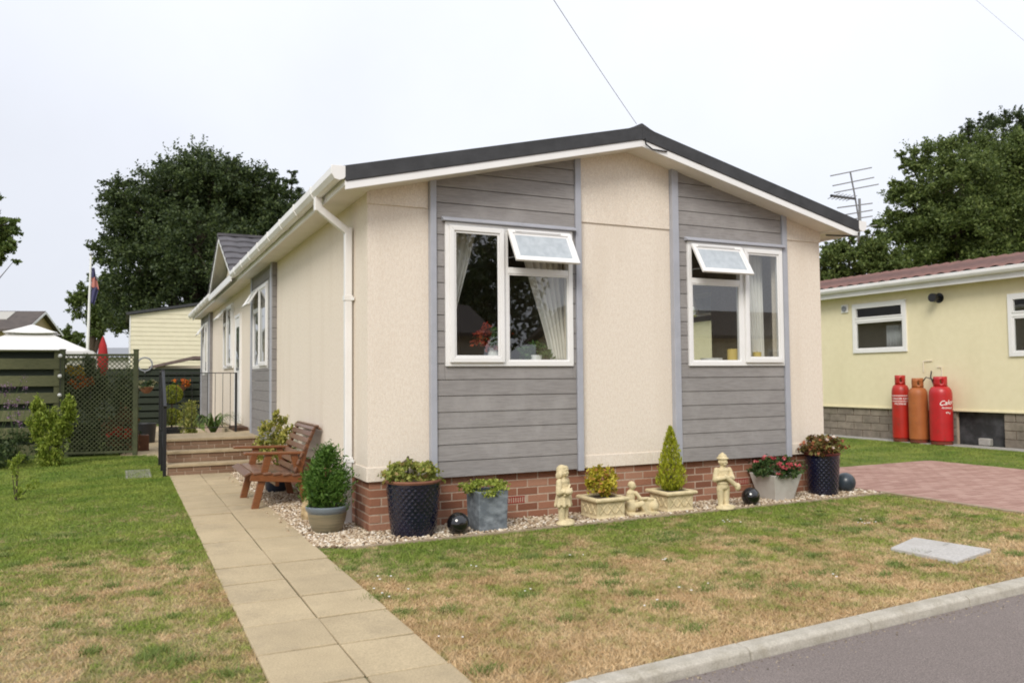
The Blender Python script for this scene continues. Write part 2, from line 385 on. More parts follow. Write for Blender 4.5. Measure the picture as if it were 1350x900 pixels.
# gravel bed and its pebbles
GB = [(PX1+.005, -.40), (-.30, -.535), (5.86, -.475), (5.86, 1.5), (5.5, 1.5), (5.5, 0), (0, 0), (0, 5.5), (PX1+.005, 5.5)]
sheet('gravel_bed', GB, .006, SOILG, .02)
ed = MB(); ed.bar((-.34, -.57, -.006), (5.9, -.50, -.006), .026, .05)
struct(ed.build('edging', EDGING, bevel=.006))
def pebbles():
    t = (1+5**.5)/2
    iv = np.array([(-1, t, 0), (1, t, 0), (-1, -t, 0), (1, -t, 0), (0, -1, t), (0, 1, t), (0, -1, -t), (0, 1, -t), (t, 0, -1), (t, 0, 1), (-t, 0, -1), (-t, 0, 1)])/1.9
    fi = np.array([(0, 11, 5), (0, 5, 1), (0, 1, 7), (0, 7, 10), (0, 10, 11), (1, 5, 9), (5, 11, 4), (11, 10, 2), (10, 7, 6), (7, 1, 8), (3, 9, 4), (3, 4, 2), (3, 2, 6), (3, 6, 8), (3, 8, 9), (4, 9, 5), (2, 4, 11), (6, 2, 10), (8, 6, 7), (9, 8, 1)])
    def area(n, x0, x1, y0, y1): return np.stack([rng.uniform(x0, x1, n), rng.uniform(y0, y1, n)], 1)
    P = np.concatenate([area(7600, -.5, 5.86, -.55, -.01), area(5600, PX1, -.005, -.5, 2.8), area(2600, PX1, -.005, 2.8, 5.45), area(1300, 5.5, 5.85, -.1, 1.5)])
    keep = (P[:, 1] > -.548+.011*(P[:, 0]+.34)) & ((P[:, 0] > -.30) | (P[:, 1] > -.40-.55*(P[:, 0]+.545)))
    P = P[keep]; n = len(P)
    spill = np.stack([rng.uniform(PX1-.12, PX1, 40), rng.uniform(-.3, 5, 40)], 1); P = np.concatenate([P, spill]); n = len(P)
    s = rng.uniform(.008, .0175, n); sx = s*rng.uniform(.8, 1.5, n); sy = s*rng.uniform(.7, 1.1, n); sz = s*rng.uniform(.45, .85, n)
    a = rng.uniform(0, 2*PI, n); ca, sa = np.cos(a), np.sin(a)
    base = iv[None]*(1+rng.normal(0, .13, (n, 12, 3)))
    X = base[:, :, 0]*sx[:, None]; Y = base[:, :, 1]*sy[:, None]; Z = base[:, :, 2]*sz[:, None]
    tilt = rng.normal(0, .35, n)[:, None]; Z = Z+X*tilt
    V = np.stack([X*ca[:, None]-Y*sa[:, None]+P[:, 0, None], X*sa[:, None]+Y*ca[:, None]+P[:, 1, None], Z+(.008+rng.random(n)*.014)[:, None]], 2).reshape(-1, 3)
    Fc = (fi[None]+12*np.arange(n)[:, None, None]).reshape(-1, 3)
    stuff(np_mesh('gravel', V, Fc, PEBBLE), 'cream and buff pebbles filling the bed along the house', 'gravel')
pebbles()
def grit():
    n = 1500; x = rng.uniform(-6, 8, n); d = rng.exponential(.05, n); y = -3.825+.072*x-.0012*x*x-.115-.022-d; s = rng.uniform(.0015, .0055, n)
    b = np.array([(-1, -.6, 0), (1, -.7, 0), (.1, 1, 0), (0, 0, 1.1)]); a = rng.uniform(0, 2*PI, n); ca, sa = np.cos(a)[:, None], np.sin(a)[:, None]
    X = b[None, :, 0]*s[:, None]*1.4; Y = b[None, :, 1]*s[:, None]; V = np.stack([X*ca-Y*sa+x[:, None], X*sa+Y*ca+y[:, None], b[None, :, 2]*s[:, None]-.045], 2).reshape(-1, 3)
    stuff(np_mesh('road_grit', V, (np.array([(0, 2, 1), (0, 1, 3), (1, 2, 3), (2, 0, 3)])[None]+4*np.arange(n)[:, None, None]).reshape(-1, 3), M_ramp('grit', [(0, (.10, .08, .06)), (.6, (.28, .22, .15)), (1, (.5, .42, .3))], .9)), 'loose grit and straw bits along the foot of the kerb', 'grit')
grit()
# block paved drive
DR = [(5.94, -3.42), (9.45, -3.2), (9.45, 1.68), (5.94, 1.60)]
sheet('driveway', DR, .004, BLOCKGAP, .03)
bk = MB(); j = 0; y = -3.30
while y < 1.58:
    x = 5.96-(j % 2)*.1
    while x < 9.42:
        a, b = max(x, 5.955), min(x+.2, 9.44)
        if b-a > .03:
            dz = rnd.uniform(-.002, .002); bk.box(a+.003, b-.003, y+.003, y+.097, 0, .014+dz)
        x += .2
    y += .1; j += 1
struct(bk.build('driveway_blocks', BLOCKP, flip=False))
de = MB(); de.box(5.885, 5.935, -3.40, -.43, -.05, .022); struct(de.build('driveway_edging', EDGING, bevel=.006))
nb_strip = sheet('concrete_strip', [(12.15, -8), (12.56, -8), (12.56, 15), (12.15, 15)], .012, CONC, .05)
# patio beyond the trellis
sheet('patio', [(-1.80, 9.35), (-1.40, 9.0), (-1.40, 5.6), (.0, 5.6), (.0, 19.4), (-2.0, 19.4), (-2.0, 9.45)], .006, SLAB, .03)

# grass blades
def grass():
    def region(n, poly_fn, x0, x1, y0, y1):
        P = np.stack([rng.uniform(x0, x1, n), rng.uniform(y0, y1, n)], 1); return P[poly_fn(P[:, 0], P[:, 1])]
    kyv = lambda x: -3.825+.072*x-.0012*x*x
    front = lambda x, y: (y > kyv(x)+.004) & (y < -.60+.011*(x+.34)) & (x < 5.88)
    A = [region(120000, front, PX1+.01, 5.9, -3.85, -.55), region(70000, front, PX1+.01, 3.2, -3.9, -1.6)]
    left = lambda x, y: (y > kyv(x)) & (x < PX0-.008+.0*y)
    A += [region(62000, left, -3.3, PX0, -3.9, 1.0), region(45000, left, -6.5, -3.3, -3.9, 2.0), region(42000, left, -4.2, PX0, 1.0, 5.6), region(24000, left, -7, -4.2, 2.0, 7.0), region(20000, left, -5, PX0-.05, 5.6, 9.3)]
    A += [region(26000, lambda x, y: (y > 1.72) | (x > 9.5), 5.9, 12.1, -2.5, 6.5)]
    # overgrown edges by the path
    n = 5200; e = np.stack([np.where(rng.random(n) < .6, PX1+rng.exponential(.025, n), PX0-rng.exponential(.025, n)), rng.uniform(-3.8, 5.4, n)], 1)
    e = e[(e[:, 1] < -.6) | (e[:, 0] < -1)]; A.append(e)
    P = np.concatenate(A); n = len(P)
    big = np.zeros(n)
    # scattered taller tufts
    tuf = [(on(px, py, 2, 0), r) for px, py, r in ((880, 800, .09), (915, 829, .08), (810, 770, .10), (1080, 757, .09), (590, 805, .07), (640, 885, .08), (500, 790, .09), (1040, 775, .1), (745, 818, .06), (790, 748, .1), (880, 705, .12), (700, 735, .1), (1130, 700, .12), (980, 735, .08), (460, 752, .06), (530, 808, .06), (240, 870, .09), (300, 890, .06), (120, 860, .06), (1180, 745, .07))]
    for _ in range(46): tuf.append((Vector((rnd.uniform(-.3, 5.7), rnd.uniform(-3.4, -1.0), 0)), rnd.uniform(.03, .075)))
    for _ in range(26): tuf.append((Vector((rnd.uniform(-3.0, -1.45), rnd.uniform(-3.2, 1.5), 0)), rnd.uniform(.03, .075)))
    T = []; TB = []
    for c, r in tuf:
        k = int(1900*r); q = np.stack([c.x+rng.normal(0, r*.6, k), c.y+rng.normal(0, r*.45, k)], 1); T.append(q)
    T = np.concatenate(T); P = np.concatenate([P, T]); n = len(P)
    m2 = np.zeros(n, bool); m2[-len(T):] = True
    h = rng.uniform(.010, .028, n); h[m2] = rng.uniform(.02, .045, m2.sum())
    far = np.hypot(P[:, 0]-CAM[0], P[:, 1]-CAM[1]); w = .0016+.00042*far
    a = rng.uniform(0, 2*PI, n); lx, ly = np.cos(a), np.sin(a); b = rng.uniform(0, 2*PI, n); ln = h*rng.uniform(.3, 1.7, n)
    B = np.stack([P[:, 0], P[:, 1], np.full(n, -.002)], 1)
    W = np.stack([lx*w, ly*w, np.zeros(n)], 1)
    Tp = B+np.stack([np.cos(b)*ln, np.sin(b)*ln, h], 1)
    V = np.stack([B-W, B+W, Tp], 1).reshape(-1, 3)
    nm = (~m2).sum()
    o = np_mesh('lawn_grass', V[:3*nm], np.arange(3*nm).reshape(-1, 3), BLADE)
    stuff(o, 'short patchy grass, green in places and straw brown by the road', 'grass')
    k = len(V)-3*nm
    o = np_mesh('weed_tufts', V[3*nm:], np.arange(k).reshape(-1, 3), M_ramp('weed_leaf', [(0, (.13, .19, .045)), (1, (.25, .31, .09))], .7, .25))
    stuff(o, 'small green weed tufts in the dry front lawn', 'weeds')
    # daisies
    D = []
    for px, py, k in ((960, 692, 5), (1140, 690, 4), (1150, 692, 3), (880, 742, 3), (715, 780, 2), (912, 778, 3), (510, 765, 3), (520, 785, 4), (1095, 762, 2), (640, 752, 2), (870, 800, 2), (600, 845, 2), (760, 735, 2)):
        c = on(px, py, 2, 0)
        for _ in range(k): D.append((c.x+rnd.gauss(0, .07), c.y+rnd.gauss(0, .05)))
    mb = MB()
    for x, y in D:
        s = rnd.uniform(.006, .010); mb.lathe([(s*.3, .026), (s, .031), (s*.4, .033)], 7, (x, y, 0))
    stuff(mb.build('daisies', LETTER), 'tiny white daisies dotted over the front lawn', 'flowers')
grass()

# ------------------------------------------------------------------ the park home
W = 5.5; ZB = .4537; ZE = 3.04; AX = 2.77; SL = .2405; LEN = 16.4
zs = lambda x: ZE+SL*(x if x < AX else max(0, 2*AX-x))      # underside of the verge at the front wall
house = thing('park_home', 'cream rendered park home with grey clad window bays on a red brick base', 'house')
HX = [(.719, 2.076), (3.506, 4.853)]; WZ0, WZ1 = 1.470, 2.815
w = MB()
def fprism(mb, pts, y0, y1): mb.prism(pts, lambda a, b: (a, y0, b), lambda a, b: (a, y1, b))
T = .12
def colm(x0, x1, z0, z1=None):
    pts = [(x0, z0), (x1, z0)]
    if z1 is not None: pts += [(x1, z1), (x0, z1)]
    else:
        pts += [(x1, zs(x1)+.03)]
        if x0 < AX < x1: pts += [(AX, zs(AX)+.03)]
        pts += [(x0, zs(x0)+.03)]
    fprism(w, pts, 0, T)
colm(0, HX[0][0], ZB); colm(HX[0][0], HX[0][1], ZB, WZ0); colm(HX[0][0], HX[0][1], WZ1)
colm(HX[0][1], HX[1][0], ZB); colm(HX[1][0], HX[1][1], ZB, WZ0); colm(HX[1][0], HX[1][1], WZ1); colm(HX[1][1], W, ZB)
# side wall with openings: (y0,y1,z0,z1)
SIDEH = [(5.14, 6.70, 1.535, 2.82), (8.55, 9.35, .56, 2.60), (9.75, 11.45, 1.60, 2.90), (14.55, 16.0, 1.50, 2.85)]
ycur = T
RY0, RY1, RZ0, RZ1 = 1.84, 3.10, 1.10, 2.58
for y0, y1, z0, z1 in SIDEH:
    w.box(0, T, ycur, y0, ZB, 3.10); w.box(0, T, y0, y1, ZB, z0); w.box(0, T, y0, y1, z1, 3.10); ycur = y1
w.box(0, T, ycur, LEN, ZB, 3.10)
w.box(W-T, W, T, RY0, ZB, 3.10); w.box(W-T, W, RY0, RY1, ZB, RZ0); w.box(W-T, W, RY0, RY1, RZ1, 3.10); w.box(W-T, W, RY1, LEN, ZB, 3.10); w.box(T, W-T, LEN-T, LEN, ZB, 3.10)
w.build('wall', CREAM, house)
# upper render panels lap over the lower ones; a smooth band runs along the foot
for x0, x1 in ((-.012, .572), (2.185, 3.312), (4.935, W+.012)):
    pts = [(x0, 2.932), (x1, 2.932), (x1, zs(x1)+.02)]+([(AX, zs(AX)+.02)] if x0 < AX < x1 else [])+[(x0, zs(x0)+.02)]
    up = MB(); fprism(up, pts, -.014, -.0005)
    up.build('upper_render_panel', CREAM, house, bevel=.004)
for x0, x1 in ((-.010, .572), (2.185, 3.312), (4.935, W+.008)):
    bd = MB(); bd.box(x0, x1, -.010, -.0005, ZB-.006, .575)
    if x0 < 0: bd.box(-.010, -.0005, .0, 4.74, ZB-.006, .575)
    bd.build('base_band', CREAM, house, bevel=.006)
# brick plinth
br = MB(); mo = MB()
mo.box(.026, W-.026, .026, .1, -.05, ZB-.008); mo.box(.026, .1, .1, LEN-.1, -.05, ZB-.008); mo.box(W-.1, W-.03, .1, LEN-.1, -.05, ZB-.008); mo.box(.1, W-.1, LEN-.1, LEN-.03, -.05, ZB-.008)
CH = ZB/6-.0005
AIR = [(1.345, 1.56, 2), (4.145, 4.36, 2)]
for r in range(6):
    z0 = r*CH+.004; z1 = z0+CH-.010
    x = .022-(r % 2)*.112
    while x < W-.022:
        a, b = max(x, .022), min(x+.215, W-.022)
        if b-a > .03:
            if not any(rr == r and a < q1-.02 and b > q0+.02 for q0, q1, rr in AIR):
                br.box(a+.001, b-.001, .022+rnd.uniform(0, .003), .06, z0, z1)
            else:
                for q0, q1, rr in AIR:
                    if rr != r: continue
                    if a < q0-.03 and b > q0: br.box(a+.001, q0-.008, .0225, .06, z0, z1)
                    if b > q1+.03 and a < q1: br.box(q1+.008, b-.001, .0225, .06, z0, z1)
        x += .225
    for X in (0, 1):
        y = .062 if r % 2 else .062+.112
        if not r % 2: br.box(*((.022, .06) if X == 0 else (W-.06, W-.022)), .062, .062+.10, z0, z1)
        while y < (5.6 if X == 0 else 3):
            br.box(*((.022+rnd.uniform(0, .003), .06) if X == 0 else (W-.06, W-.022)), y+.001, y+.214, z0, z1); y += .225
pl = mo.build('plinth', MORTAR, house)
br.build('bricks', BRICK, pl, bevel=.003, seg=1)
for q0, q1, r in AIR:
    ab = MB(); z0 = r*CH+.004; z1 = z0+CH-.010
    ab.box(q0, q1, .030, .05, z0, z1)
    for i in range(9):
        xx = q0+.01+i*(q1-q0-.02)/8; ab.box(xx-.004, xx+.004, .020, .032, z0+.006, z1-.006)
    ab.box(q0, q1, .0205, .034, z0, z0+.007); ab.box(q0, q1, .0205, .034, z1-.007, z1)
    ab.build('air_brick', M('terracotta_vent', (.30, .030, .018), .6), house)
# cladding boards (front)
def clip(poly, f):
    out = []
    for i in range(len(poly)):
        p, q = poly[i], poly[(i+1) % len(poly)]; a, b = f(*p), f(*q)
        if a >= 0: out.append(p)
        if (a >= 0) != (b >= 0):
            t = a/(a-b); out.append((p[0]+(q[0]-p[0])*t, p[1]+(q[1]-p[1])*t))
    return out
CW = .1497
for (sx0, sx1), (hx0, hx1), side in (((.635, 2.118), HX[0], 0), ((3.395, 4.858+.004), HX[1], 1)):
    cl = MB(); z = ZB-.008; k = 0
    while z < 3.8:
        z1 = z+CW
        for a, b in (((sx0, hx0-.002), (hx1+.002, sx1)) if (z1 > WZ0 and z < WZ1) else ((sx0, sx1),)):
            segs = [(z, z1)]
            if z < WZ0 < z1 and (a, b) == (sx0, hx0-.002): pass
            for s0, s1 in segs:
                if b-a < .006: continue
                P = clip([(a, s0+.004), (b, s0+.004), (b, s1), (a, s1)], (lambda x, zz: zs(x)+.015-zz) if True else None)
                if len(P) >= 3:
                    n = len(P); mid = s0
                    f0 = lambda a_, b_: (a_, -.0005, b_)
                    f1 = lambda a_, b_, s0=s0: (a_, -.047+.006*(b_-s0)/CW, b_)
                    cl.prism(P, f0, f1)
        if z < WZ0 < z1: cl.prism([(hx0-.001, z+.004), (hx1+.001, z+.004), (hx1+.001, WZ0-.002), (hx0-.001, WZ0-.002)], lambda a, b: (a, -.0005, b), lambda a, b, z=z: (a, -.0472+.006*(b-z)/CW, b))
        if z < WZ1 < z1: cl.prism([(hx0-.001, WZ1+.002), (hx1+.001, WZ1+.002), (hx1+.001, z1), (hx0-.001, z1)], lambda a, b: (a, -.0005, b), lambda a, b, z=z: (a, -.0472+.006*(b-z)/CW, b))
        z = z1
    cl.build('cladding', GREYCLAD, house, bevel=.004)
for x0, x1, ret in ((.574, .634, 1), (2.119, 2.184, 0), (3.313, 3.394, 1), (4.864, 4.932, 0)):
    st = MB(); fprism(st, [(x0, ZB-.02), (x1, ZB-.02), (x1, zs(x1)+.01), (x0, zs(x0)+.01)], -.066, -.001)
    st.build('trim_strip', STRIP, house, bevel=.004)
for hx0, hx1 in HX:
    d = MB(); d.prism([(-.001, WZ1+.004), (-.105, WZ1+.004), (-.105, WZ1+.020), (-.04, WZ1+.052), (-.001, WZ1+.052)], lambda y, z: (hx0-.03, y, z), lambda y, z: (hx1+.03, y, z))
    d.build('drip_head', STRIP, house, bevel=.003)

# windows ------------------------------------------------------------
def wmat(o, a, b): return Matrix(((a[0], b[0], 0, o[0]), (a[1], b[1], 0, o[1]), (0, 0, 1, o[2]), (0, 0, 0, 1)))
def ring(mb, a0, a1, c0, c1, t, b0, b1):
    """mitred rectangular ring"""
    q = [((a0, c0), (a1, c0), (a1-t, c0+t), (a0+t, c0+t)), ((a1, c0), (a1, c1), (a1-t, c1-t), (a1-t, c0+t)), ((a1, c1), (a0, c1), (a0+t, c1-t), (a1-t, c1-t)), ((a0, c1), (a0, c0), (a0+t, c0+t), (a0+t, c1-t))]
    g = .0006
    for P in q:
        mb.prism(list(P), lambda a, c: (a, b0, c), lambda a, c: (a, b1, c))
def sash(mb, a0, a1, c0, c1, t, b0, b1):
    """sash bars with a sloped glazing bead"""
    ring(mb, a0, a1, c0, c1, t*.68, b0, b1); ring(mb, a0+t*.68, a1-t*.68, c0+t*.68, c1-t*.68, t*.32, b0, b1-.012)
def window(parent, xf, w_, h_, split=.45, light='right', ang=34., top=.27, other='casement', mat=WHITE, nested=True):
    f = MB(); t = .05
    ring(f, 0, w_, 0, h_, t, -.05, .022)
    m = w_*split; f.box(m-.034, m+.034, -.045, .018, t, h_-t)
    ca, cb = ((t, m-.034), (m+.034, w_-t)) if light == 'right' else ((m+.034, w_-t), (t, m-.034))
    zt = h_-h_*top
    f.box(cb[0], cb[1], -.045, .018, zt-.030, zt+.030)
    win = f.build('window', mat, parent, bevel=.004, xf=xf)
    def sub(mb, n, mm=mat, bev=.004, X=xf): return mb.build(n, mm, win, bevel=bev, xf=X)
    def pane(a0, a1, c0, c1, b=.004, X=xf, gm=GLASS):
        g = MB(); g.add([(a0, b, c0), (a1, b, c0), (a1, b, c1), (a0, b, c1)], [(0, 1, 2, 3)]); return g.build('pane', gm, win, xf=X)
    c = MB(); o = .014
    sash(c, ca[0]-o, ca[1]+o, t-o, h_-t+o, .066, .0235, .050); sub(c, 'casement'); pane(ca[0]+.04, ca[1]-.04, t+.04, h_-t-.04, .034)
    pane(cb[0]-.01, cb[1]+.01, t-.01, zt-.02, .002)
    be = MB(); ring(be, cb[0], cb[1], t, zt-.030, .014, -.01, .011); sub(be, 'glazing_bead', bev=0)
    # top-hung light swung out about its head
    H = Matrix.Translation((0, .03, h_-t+.01)) @ Matrix.Rotation(math.radians(ang), 4, 'X') @ Matrix.Translation((0, -.03, -(h_-t+.01)))
    X = xf @ H; l = MB(); a0, a1, c0, c1 = cb[0]-o, cb[1]+o, zt+.012, h_-t+o
    sash(l, a0, a1, c0, c1, .062, .0235, .050)
    sub(l, 'top_light', X=X); pane(a0+.05, a1-.05, c0+.05, c1-.05, .036, X, PALEPANE)
    v = MB(); v.box(a0+.07, a1-.12, .0505, .058, c1-.036, c1-.018); sub(v, 'trickle_vent', M('vent_plastic', (.62, .61, .60), .5), .002, X)
    for aa in (a0+.02, a1-.02):
        s = MB(); p0 = Vector((aa, -.005, zt+.12)); p1 = H @ Vector((aa, .02, c0+.06)); s.bar(p0, p1, .012, .005); sub(s, 'stay', ALU, 0)
    return win
window(house, wmat((HX[0][0], -.045, WZ0), (1, 0), (0, -1)), HX[0][1]-HX[0][0], WZ1-WZ0, .45, 'right', 31, .315)
window(house, wmat((HX[1][0], -.045, WZ0), (1, 0), (0, -1)), HX[1][1]-HX[1][0], WZ1-WZ0, .555, 'left', 31, .315)
window(house, wmat((W-.02, RY0, RZ0), (0, 1), (1, 0)), RY1-RY0, RZ1-RZ0, .5, 'left', 20)
BAY = -.065
window(house, wmat((BAY+.02, 6.70, 1.535), (0, -1), (-1, 0)), 1.56, 1.285, .5, 'left', 32)
window(house, wmat((-.01, 11.45, 1.60), (0, -1), (-1, 0)), 1.70, 1.30, .5, 'left', 40)
window(house, wmat((BAY+.02, 16.0, 1.50), (0, -1), (-1, 0)), 1.45, 1.35, .5, 'left', 32)
# grey clad bays on the long side
for y0, y1, (h0, h1, hz0, hz1) in ((4.75, 6.85, SIDEH[0]), (14.0, 16.42, SIDEH[3])):
    cl = MB(); z = ZB-.008
    while z < 3.03:
        z1 = min(z+CW, 3.04)
        for a, b, c, d in ((y0, h0, z, z1), (h1, y1, z, z1)): cl.box(BAY, -.0005, a, b, c+.004, d)
        if z1 <= hz0 or z >= hz1: cl.box(BAY+.001, -.0005, h0, h1, z+.004, z1)
        elif z < hz0: cl.box(BAY+.001, -.0005, h0, h1, z+.004, hz0)
        elif z1 > hz1: cl.box(BAY+.001, -.0005, h0, h1, hz1, z1)
        z = z1
    cl.build('cladding', GREYSIDE, house, bevel=.004)
    for yy in (y0+.002, y1-.122):
        s = MB(); s.box(BAY-.018, BAY-.001, yy, yy+.12, ZB-.02, 3.035); s.build('trim_strip', STRIP, house, bevel=.003)
# entrance door
dr = MB(); ring(dr, 0, .80, 0, 2.04, .06, -.06, .03)
dx = wmat((-.01, 9.35, .56), (0, -1), (-1, 0))
door = dr.build('door', WHITE, house, bevel=.004, xf=dx)
q = MB(); q.box(.062, .738, -.02, .012, .062, 1.978); q.box(.16, .64, .0125, .024, .16, .78); q.build('door_leaf', WHITE, door, bevel=.006, xf=dx)
q = MB(); q.box(.18, .62, .013, .016, .98, 1.80); q.build('pane', GLASS, door, xf=dx)
q = MB(); q.tube([(.69, .012, 1.02), (.69, .06, 1.02), (.58, .06, 1.02)], .012, 8); q.build('handle', ALU, door, True, xf=dx)
q = MB(); q.box(-.30, -.004, 7.32, 8.45, 0, .50); q.box(-.25, -.004, 8.45, 9.4, 0, .49); q.build('threshold', TREAD, house, bevel=.01); q = MB(); q.box(-.27, -.03, 7.4, 8.1, .501, .56); q.build('doorstep', MATD, house, bevel=.01)

# roof ---------------------------------------------------------------
EX = -.31; OV = -.30; EXR = 2*AX-EX
zr = lambda x: 3.897-.238*abs(x-AX)
rf = MB()
rf.prism([(EX-.05, zr(EX-.05)), (AX, zr(AX)), (EXR+.05, zr(EXR+.05)), (EXR+.05, zr(EXR+.05)-.03), (AX, zr(AX)-.045), (EX-.05, zr(EX-.05)-.03)], lambda x, z: (x, OV+.03, z), lambda x, z: (x, LEN+.3, z))
roof = rf.build('roof', ROOFEDGE, house, bevel=.006)
for s_ in (0, 1):
    vt = MB(); xa, xb_ = (EX-.035, AX) if s_ == 0 else (AX, EXR+.035)
    zl = lambda x: zr(x)-.132
    vt.prism([(xa, zr(xa)+.004), (xb_, zr(xb_)+.004), (xb_, zl(xb_)), ((xa+.075, zl(xa+.075)) if s_ == 0 else (xb_-.075, zl(xb_-.075)))] if s_ == 0 else [(xa, zr(xa)+.004), (xb_, zr(xb_)+.004), (xb_-.075, zl(xb_-.075)), (xa, zl(xa))], lambda x, z: (x, OV-.012, z), lambda x, z: (x, OV+.028, z))
    vt.build('verge_trim', ROOFEDGE, roof, bevel=.005)
rc = MB(); rc.prism([(AX-.17, zr(AX-.17)+.003), (AX-.10, zr(AX-.10)+.014), (AX, zr(AX)+.040), (AX+.10, zr(AX+.10)+.014), (AX+.17, zr(AX+.17)+.003), (AX+.16, zr(AX+.16)-.02), (AX, zr(AX)-.02), (AX-.16, zr(AX-.16)-.02)], lambda x, z: (x, OV-.0135, z), lambda x, z: (x, LEN+.3, z))
rc.build('ridge_cap', ROOFEDGE, roof, bevel=.012)
# bargeboards
zb = lambda x: 3.766-.2385*abs(x-AX)
for s in (0, 1):
    b = MB(); xa, xb_ = (EX+.035, AX) if s == 0 else (AX, EXR-.035)
    b.prism([(xa, zb(xa)), (xb_, zb(xb_)), (xb_, zb(xb_)-.070), (xa, zb(xa)-.070)], lambda x, z: (x, OV, z), lambda x, z: (x, OV+.022, z))
    b.build('bargeboard', WHITE, house, bevel=.003)
# verge soffit (sloped) and eave boxes
sf = MB()
for s in (0, 1):
    xa, xb_ = (-.001, AX) if s == 0 else (AX, W+.001)
    g = lambda x: zs(min(max(x, 0), W))+.004
    sf.prism([(xa, g(xa)), (xb_, g(xb_)), (xb_, g(xb_)+.03), (xa, g(xa)+.03)], lambda x, z: (x, OV+.0225, z), lambda x, z: (x, -.0145, z))
sf.box(EX+.05, -.0015, OV+.0225, LEN+.25, ZE-.006, ZE+.02); sf.box(W+.0015, EXR-.05, OV+.0225, LEN+.25, ZE-.006, ZE+.02)
sf.build('soffit', SOFF, house)
for xa, xb_ in ((EX+.03, EX+.049), (EXR-.049, EXR-.03)):
    fb = MB()
    for ya, yb in (((OV+.0005, LEN+.27),)): fb.box(xa, xb_, ya, yb, ZE-.035, ZE+.125)
    fb.build('fascia', WHITE2, house, bevel=.003)
# gutters
def gutter(y0, y1, x0, sgn):
    g = MB(); prof = [(0, .06), (0, -.005), (.015, -.04), (.05, -.055), (.085, -.045), (.112, -.005), (.112, .055), (.105, .055), (.104, 0), (.08, -.036), (.05, -.045), (.02, -.032), (.007, 0), (.007, .06)]
    g.prism([(x0-sgn*a, 3.105+z) for a, z in prof], lambda x, z: (x, y0, z), lambda x, z: (x, y1, z))
    o = g.build('gutter', WHITE2, house, bevel=0)
    fill = [(x0-sgn*a, 3.105+z) for a, z in [(-.002, .064), (-.002, -.03), (.01, -.048), (.05, -.064), (.09, -.053), (.119, -.008), (.119, .062)]]
    ys = [y0]+[y0+.85*(i+1) for i in range(int((y1-y0)/.85))]
    for yy in ys:
        k = MB(); k.prism(fill, lambda x, z: (x, yy-.006 if yy == y0 else yy, z), lambda x, z: (x, yy+(.004 if yy == y0 else .045), z))
        k.build('stop_end' if yy == y0 else 'gutter_bracket', WHITE2, o, bevel=.003)
gutter(OV-.01, 6.98, EX+.030, 1); gutter(10.88, LEN+.25, EX+.030, 1); gutter(OV-.01, LEN+.25, EXR-.030, -1)
dp = MB(); ox = EX-.026; dy = .50
dp.bar((ox, dy, 3.06), (ox, dy, 2.93), .068, .068, (0, 1, 0)); dp.bar((ox-.004, dy, 2.965), (-.055, dy, 2.755), .066, .066, (0, 1, 0)); dp.bar((-.052, dy, 2.795), (-.052, dy, .0), .068, .068, (0, 1, 0))
pipe = dp.build('downpipe', WHITE2, house, bevel=.008)
for z in (2.10, .58):
    k = MB(); k.bar((-.052, dy, z), (-.052, dy, z+.05), .080, .080, (0, 1, 0)); k.box(-.02, -.0105, dy-.085, dy+.085, z, z+.03)
    k.build('pipe_clip', WHITE2, pipe, bevel=.003)
# little gable over the entrance
GY0, GY1, GA = 7.0, 10.87, 8.97; GX = EX-.02; GZ = 4.02
gz = lambda y: GZ-(GZ-3.11)*abs(y-GA)/(GY1-GA if y > GA else GA-GY0)
gt = MB(); gt.prism([(GY0+.25, 3.06), (GY1-.25, 3.06), (GA, GZ-.14)], lambda y, z: (-.13, y, z), lambda y, z: (1.9, y, z))
gab = gt.build('entrance_gable', CREAM, house)
g2 = MB()
for ya, yb in ((GY0-.02, GA), (GA, GY1+.02)):
    g2.prism([(ya, gz(ya)+.05), (yb, gz(yb)+.05), (yb, gz(yb)-.055), (ya, gz(ya)-.055)], lambda y, z: (GX-.05, y, z), lambda y, z: (GX-.022, y, z))
g2.box(GX-.05, GX-.024, GY0+.02, GY1-.02, 3.005, 3.125)
g2.build('gable_bargeboard', WHITE, gab, bevel=.003)
g3 = MB()
for ya, yb in ((GY0, GA), (GA, GY1)):
    g3.prism([(ya, gz(ya)-.02), (yb, gz(yb)-.02), (yb, gz(yb)+.0), (ya, gz(ya)+.0)], lambda y, z: (GX-.0215, y, z), lambda y, z: (.4, y, z))
g3.build('gable_soffit', SOFF, gab)
g4 = MB()
for sgn in (-1, 1):
    rows = 6; yA = GA; yB = GY0-.03 if sgn < 0 else GY1+.03
    for r in range(rows):
        t0, t1 = r/rows, (r+1.12)/rows
        for i in range(9):
            xx = GX-.065+i*.30
            ys_ = [yA+(yB-yA)*t for t in (t0, min(t1, 1.01))]; lift = .035
            n = 5; vs = []
            for yy, dz in ((ys_[0], .055), (ys_[1], .055+lift)):
                for q in range(n): vs.append((xx+.30*q/(n-1), yy, GZ-(GZ-3.11)*abs(yy-GA)/abs((GY1 if sgn > 0 else GY0)-GA)+dz+.016*math.sin(PI*q/(n-1))))
            for yy, dz in ((ys_[0], .03), (ys_[1], .03+lift)):
                for q in range(n): vs.append((xx+.30*q/(n-1), yy, GZ-(GZ-3.11)*abs(yy-GA)/abs((GY1 if sgn > 0 else GY0)-GA)+dz-.0))
            fs = [(q, q+1, n+q+1, n+q) for q in range(n-1)]+[(2*n+q+1, 2*n+q, 3*n+q, 3*n+q+1) for q in range(n-1)]+[(n+q, n+q+1, 3*n+q+1, 3*n+q) for q in range(n-1)]+[(q+1, q, 2*n+q, 2*n+q+1) for q in range(n-1)]
            fs += [(0, n, 3*n, 2*n), (n-1, 3*n-1, 4*n-1, 2*n-1)]
            g4.add(vs, fs)
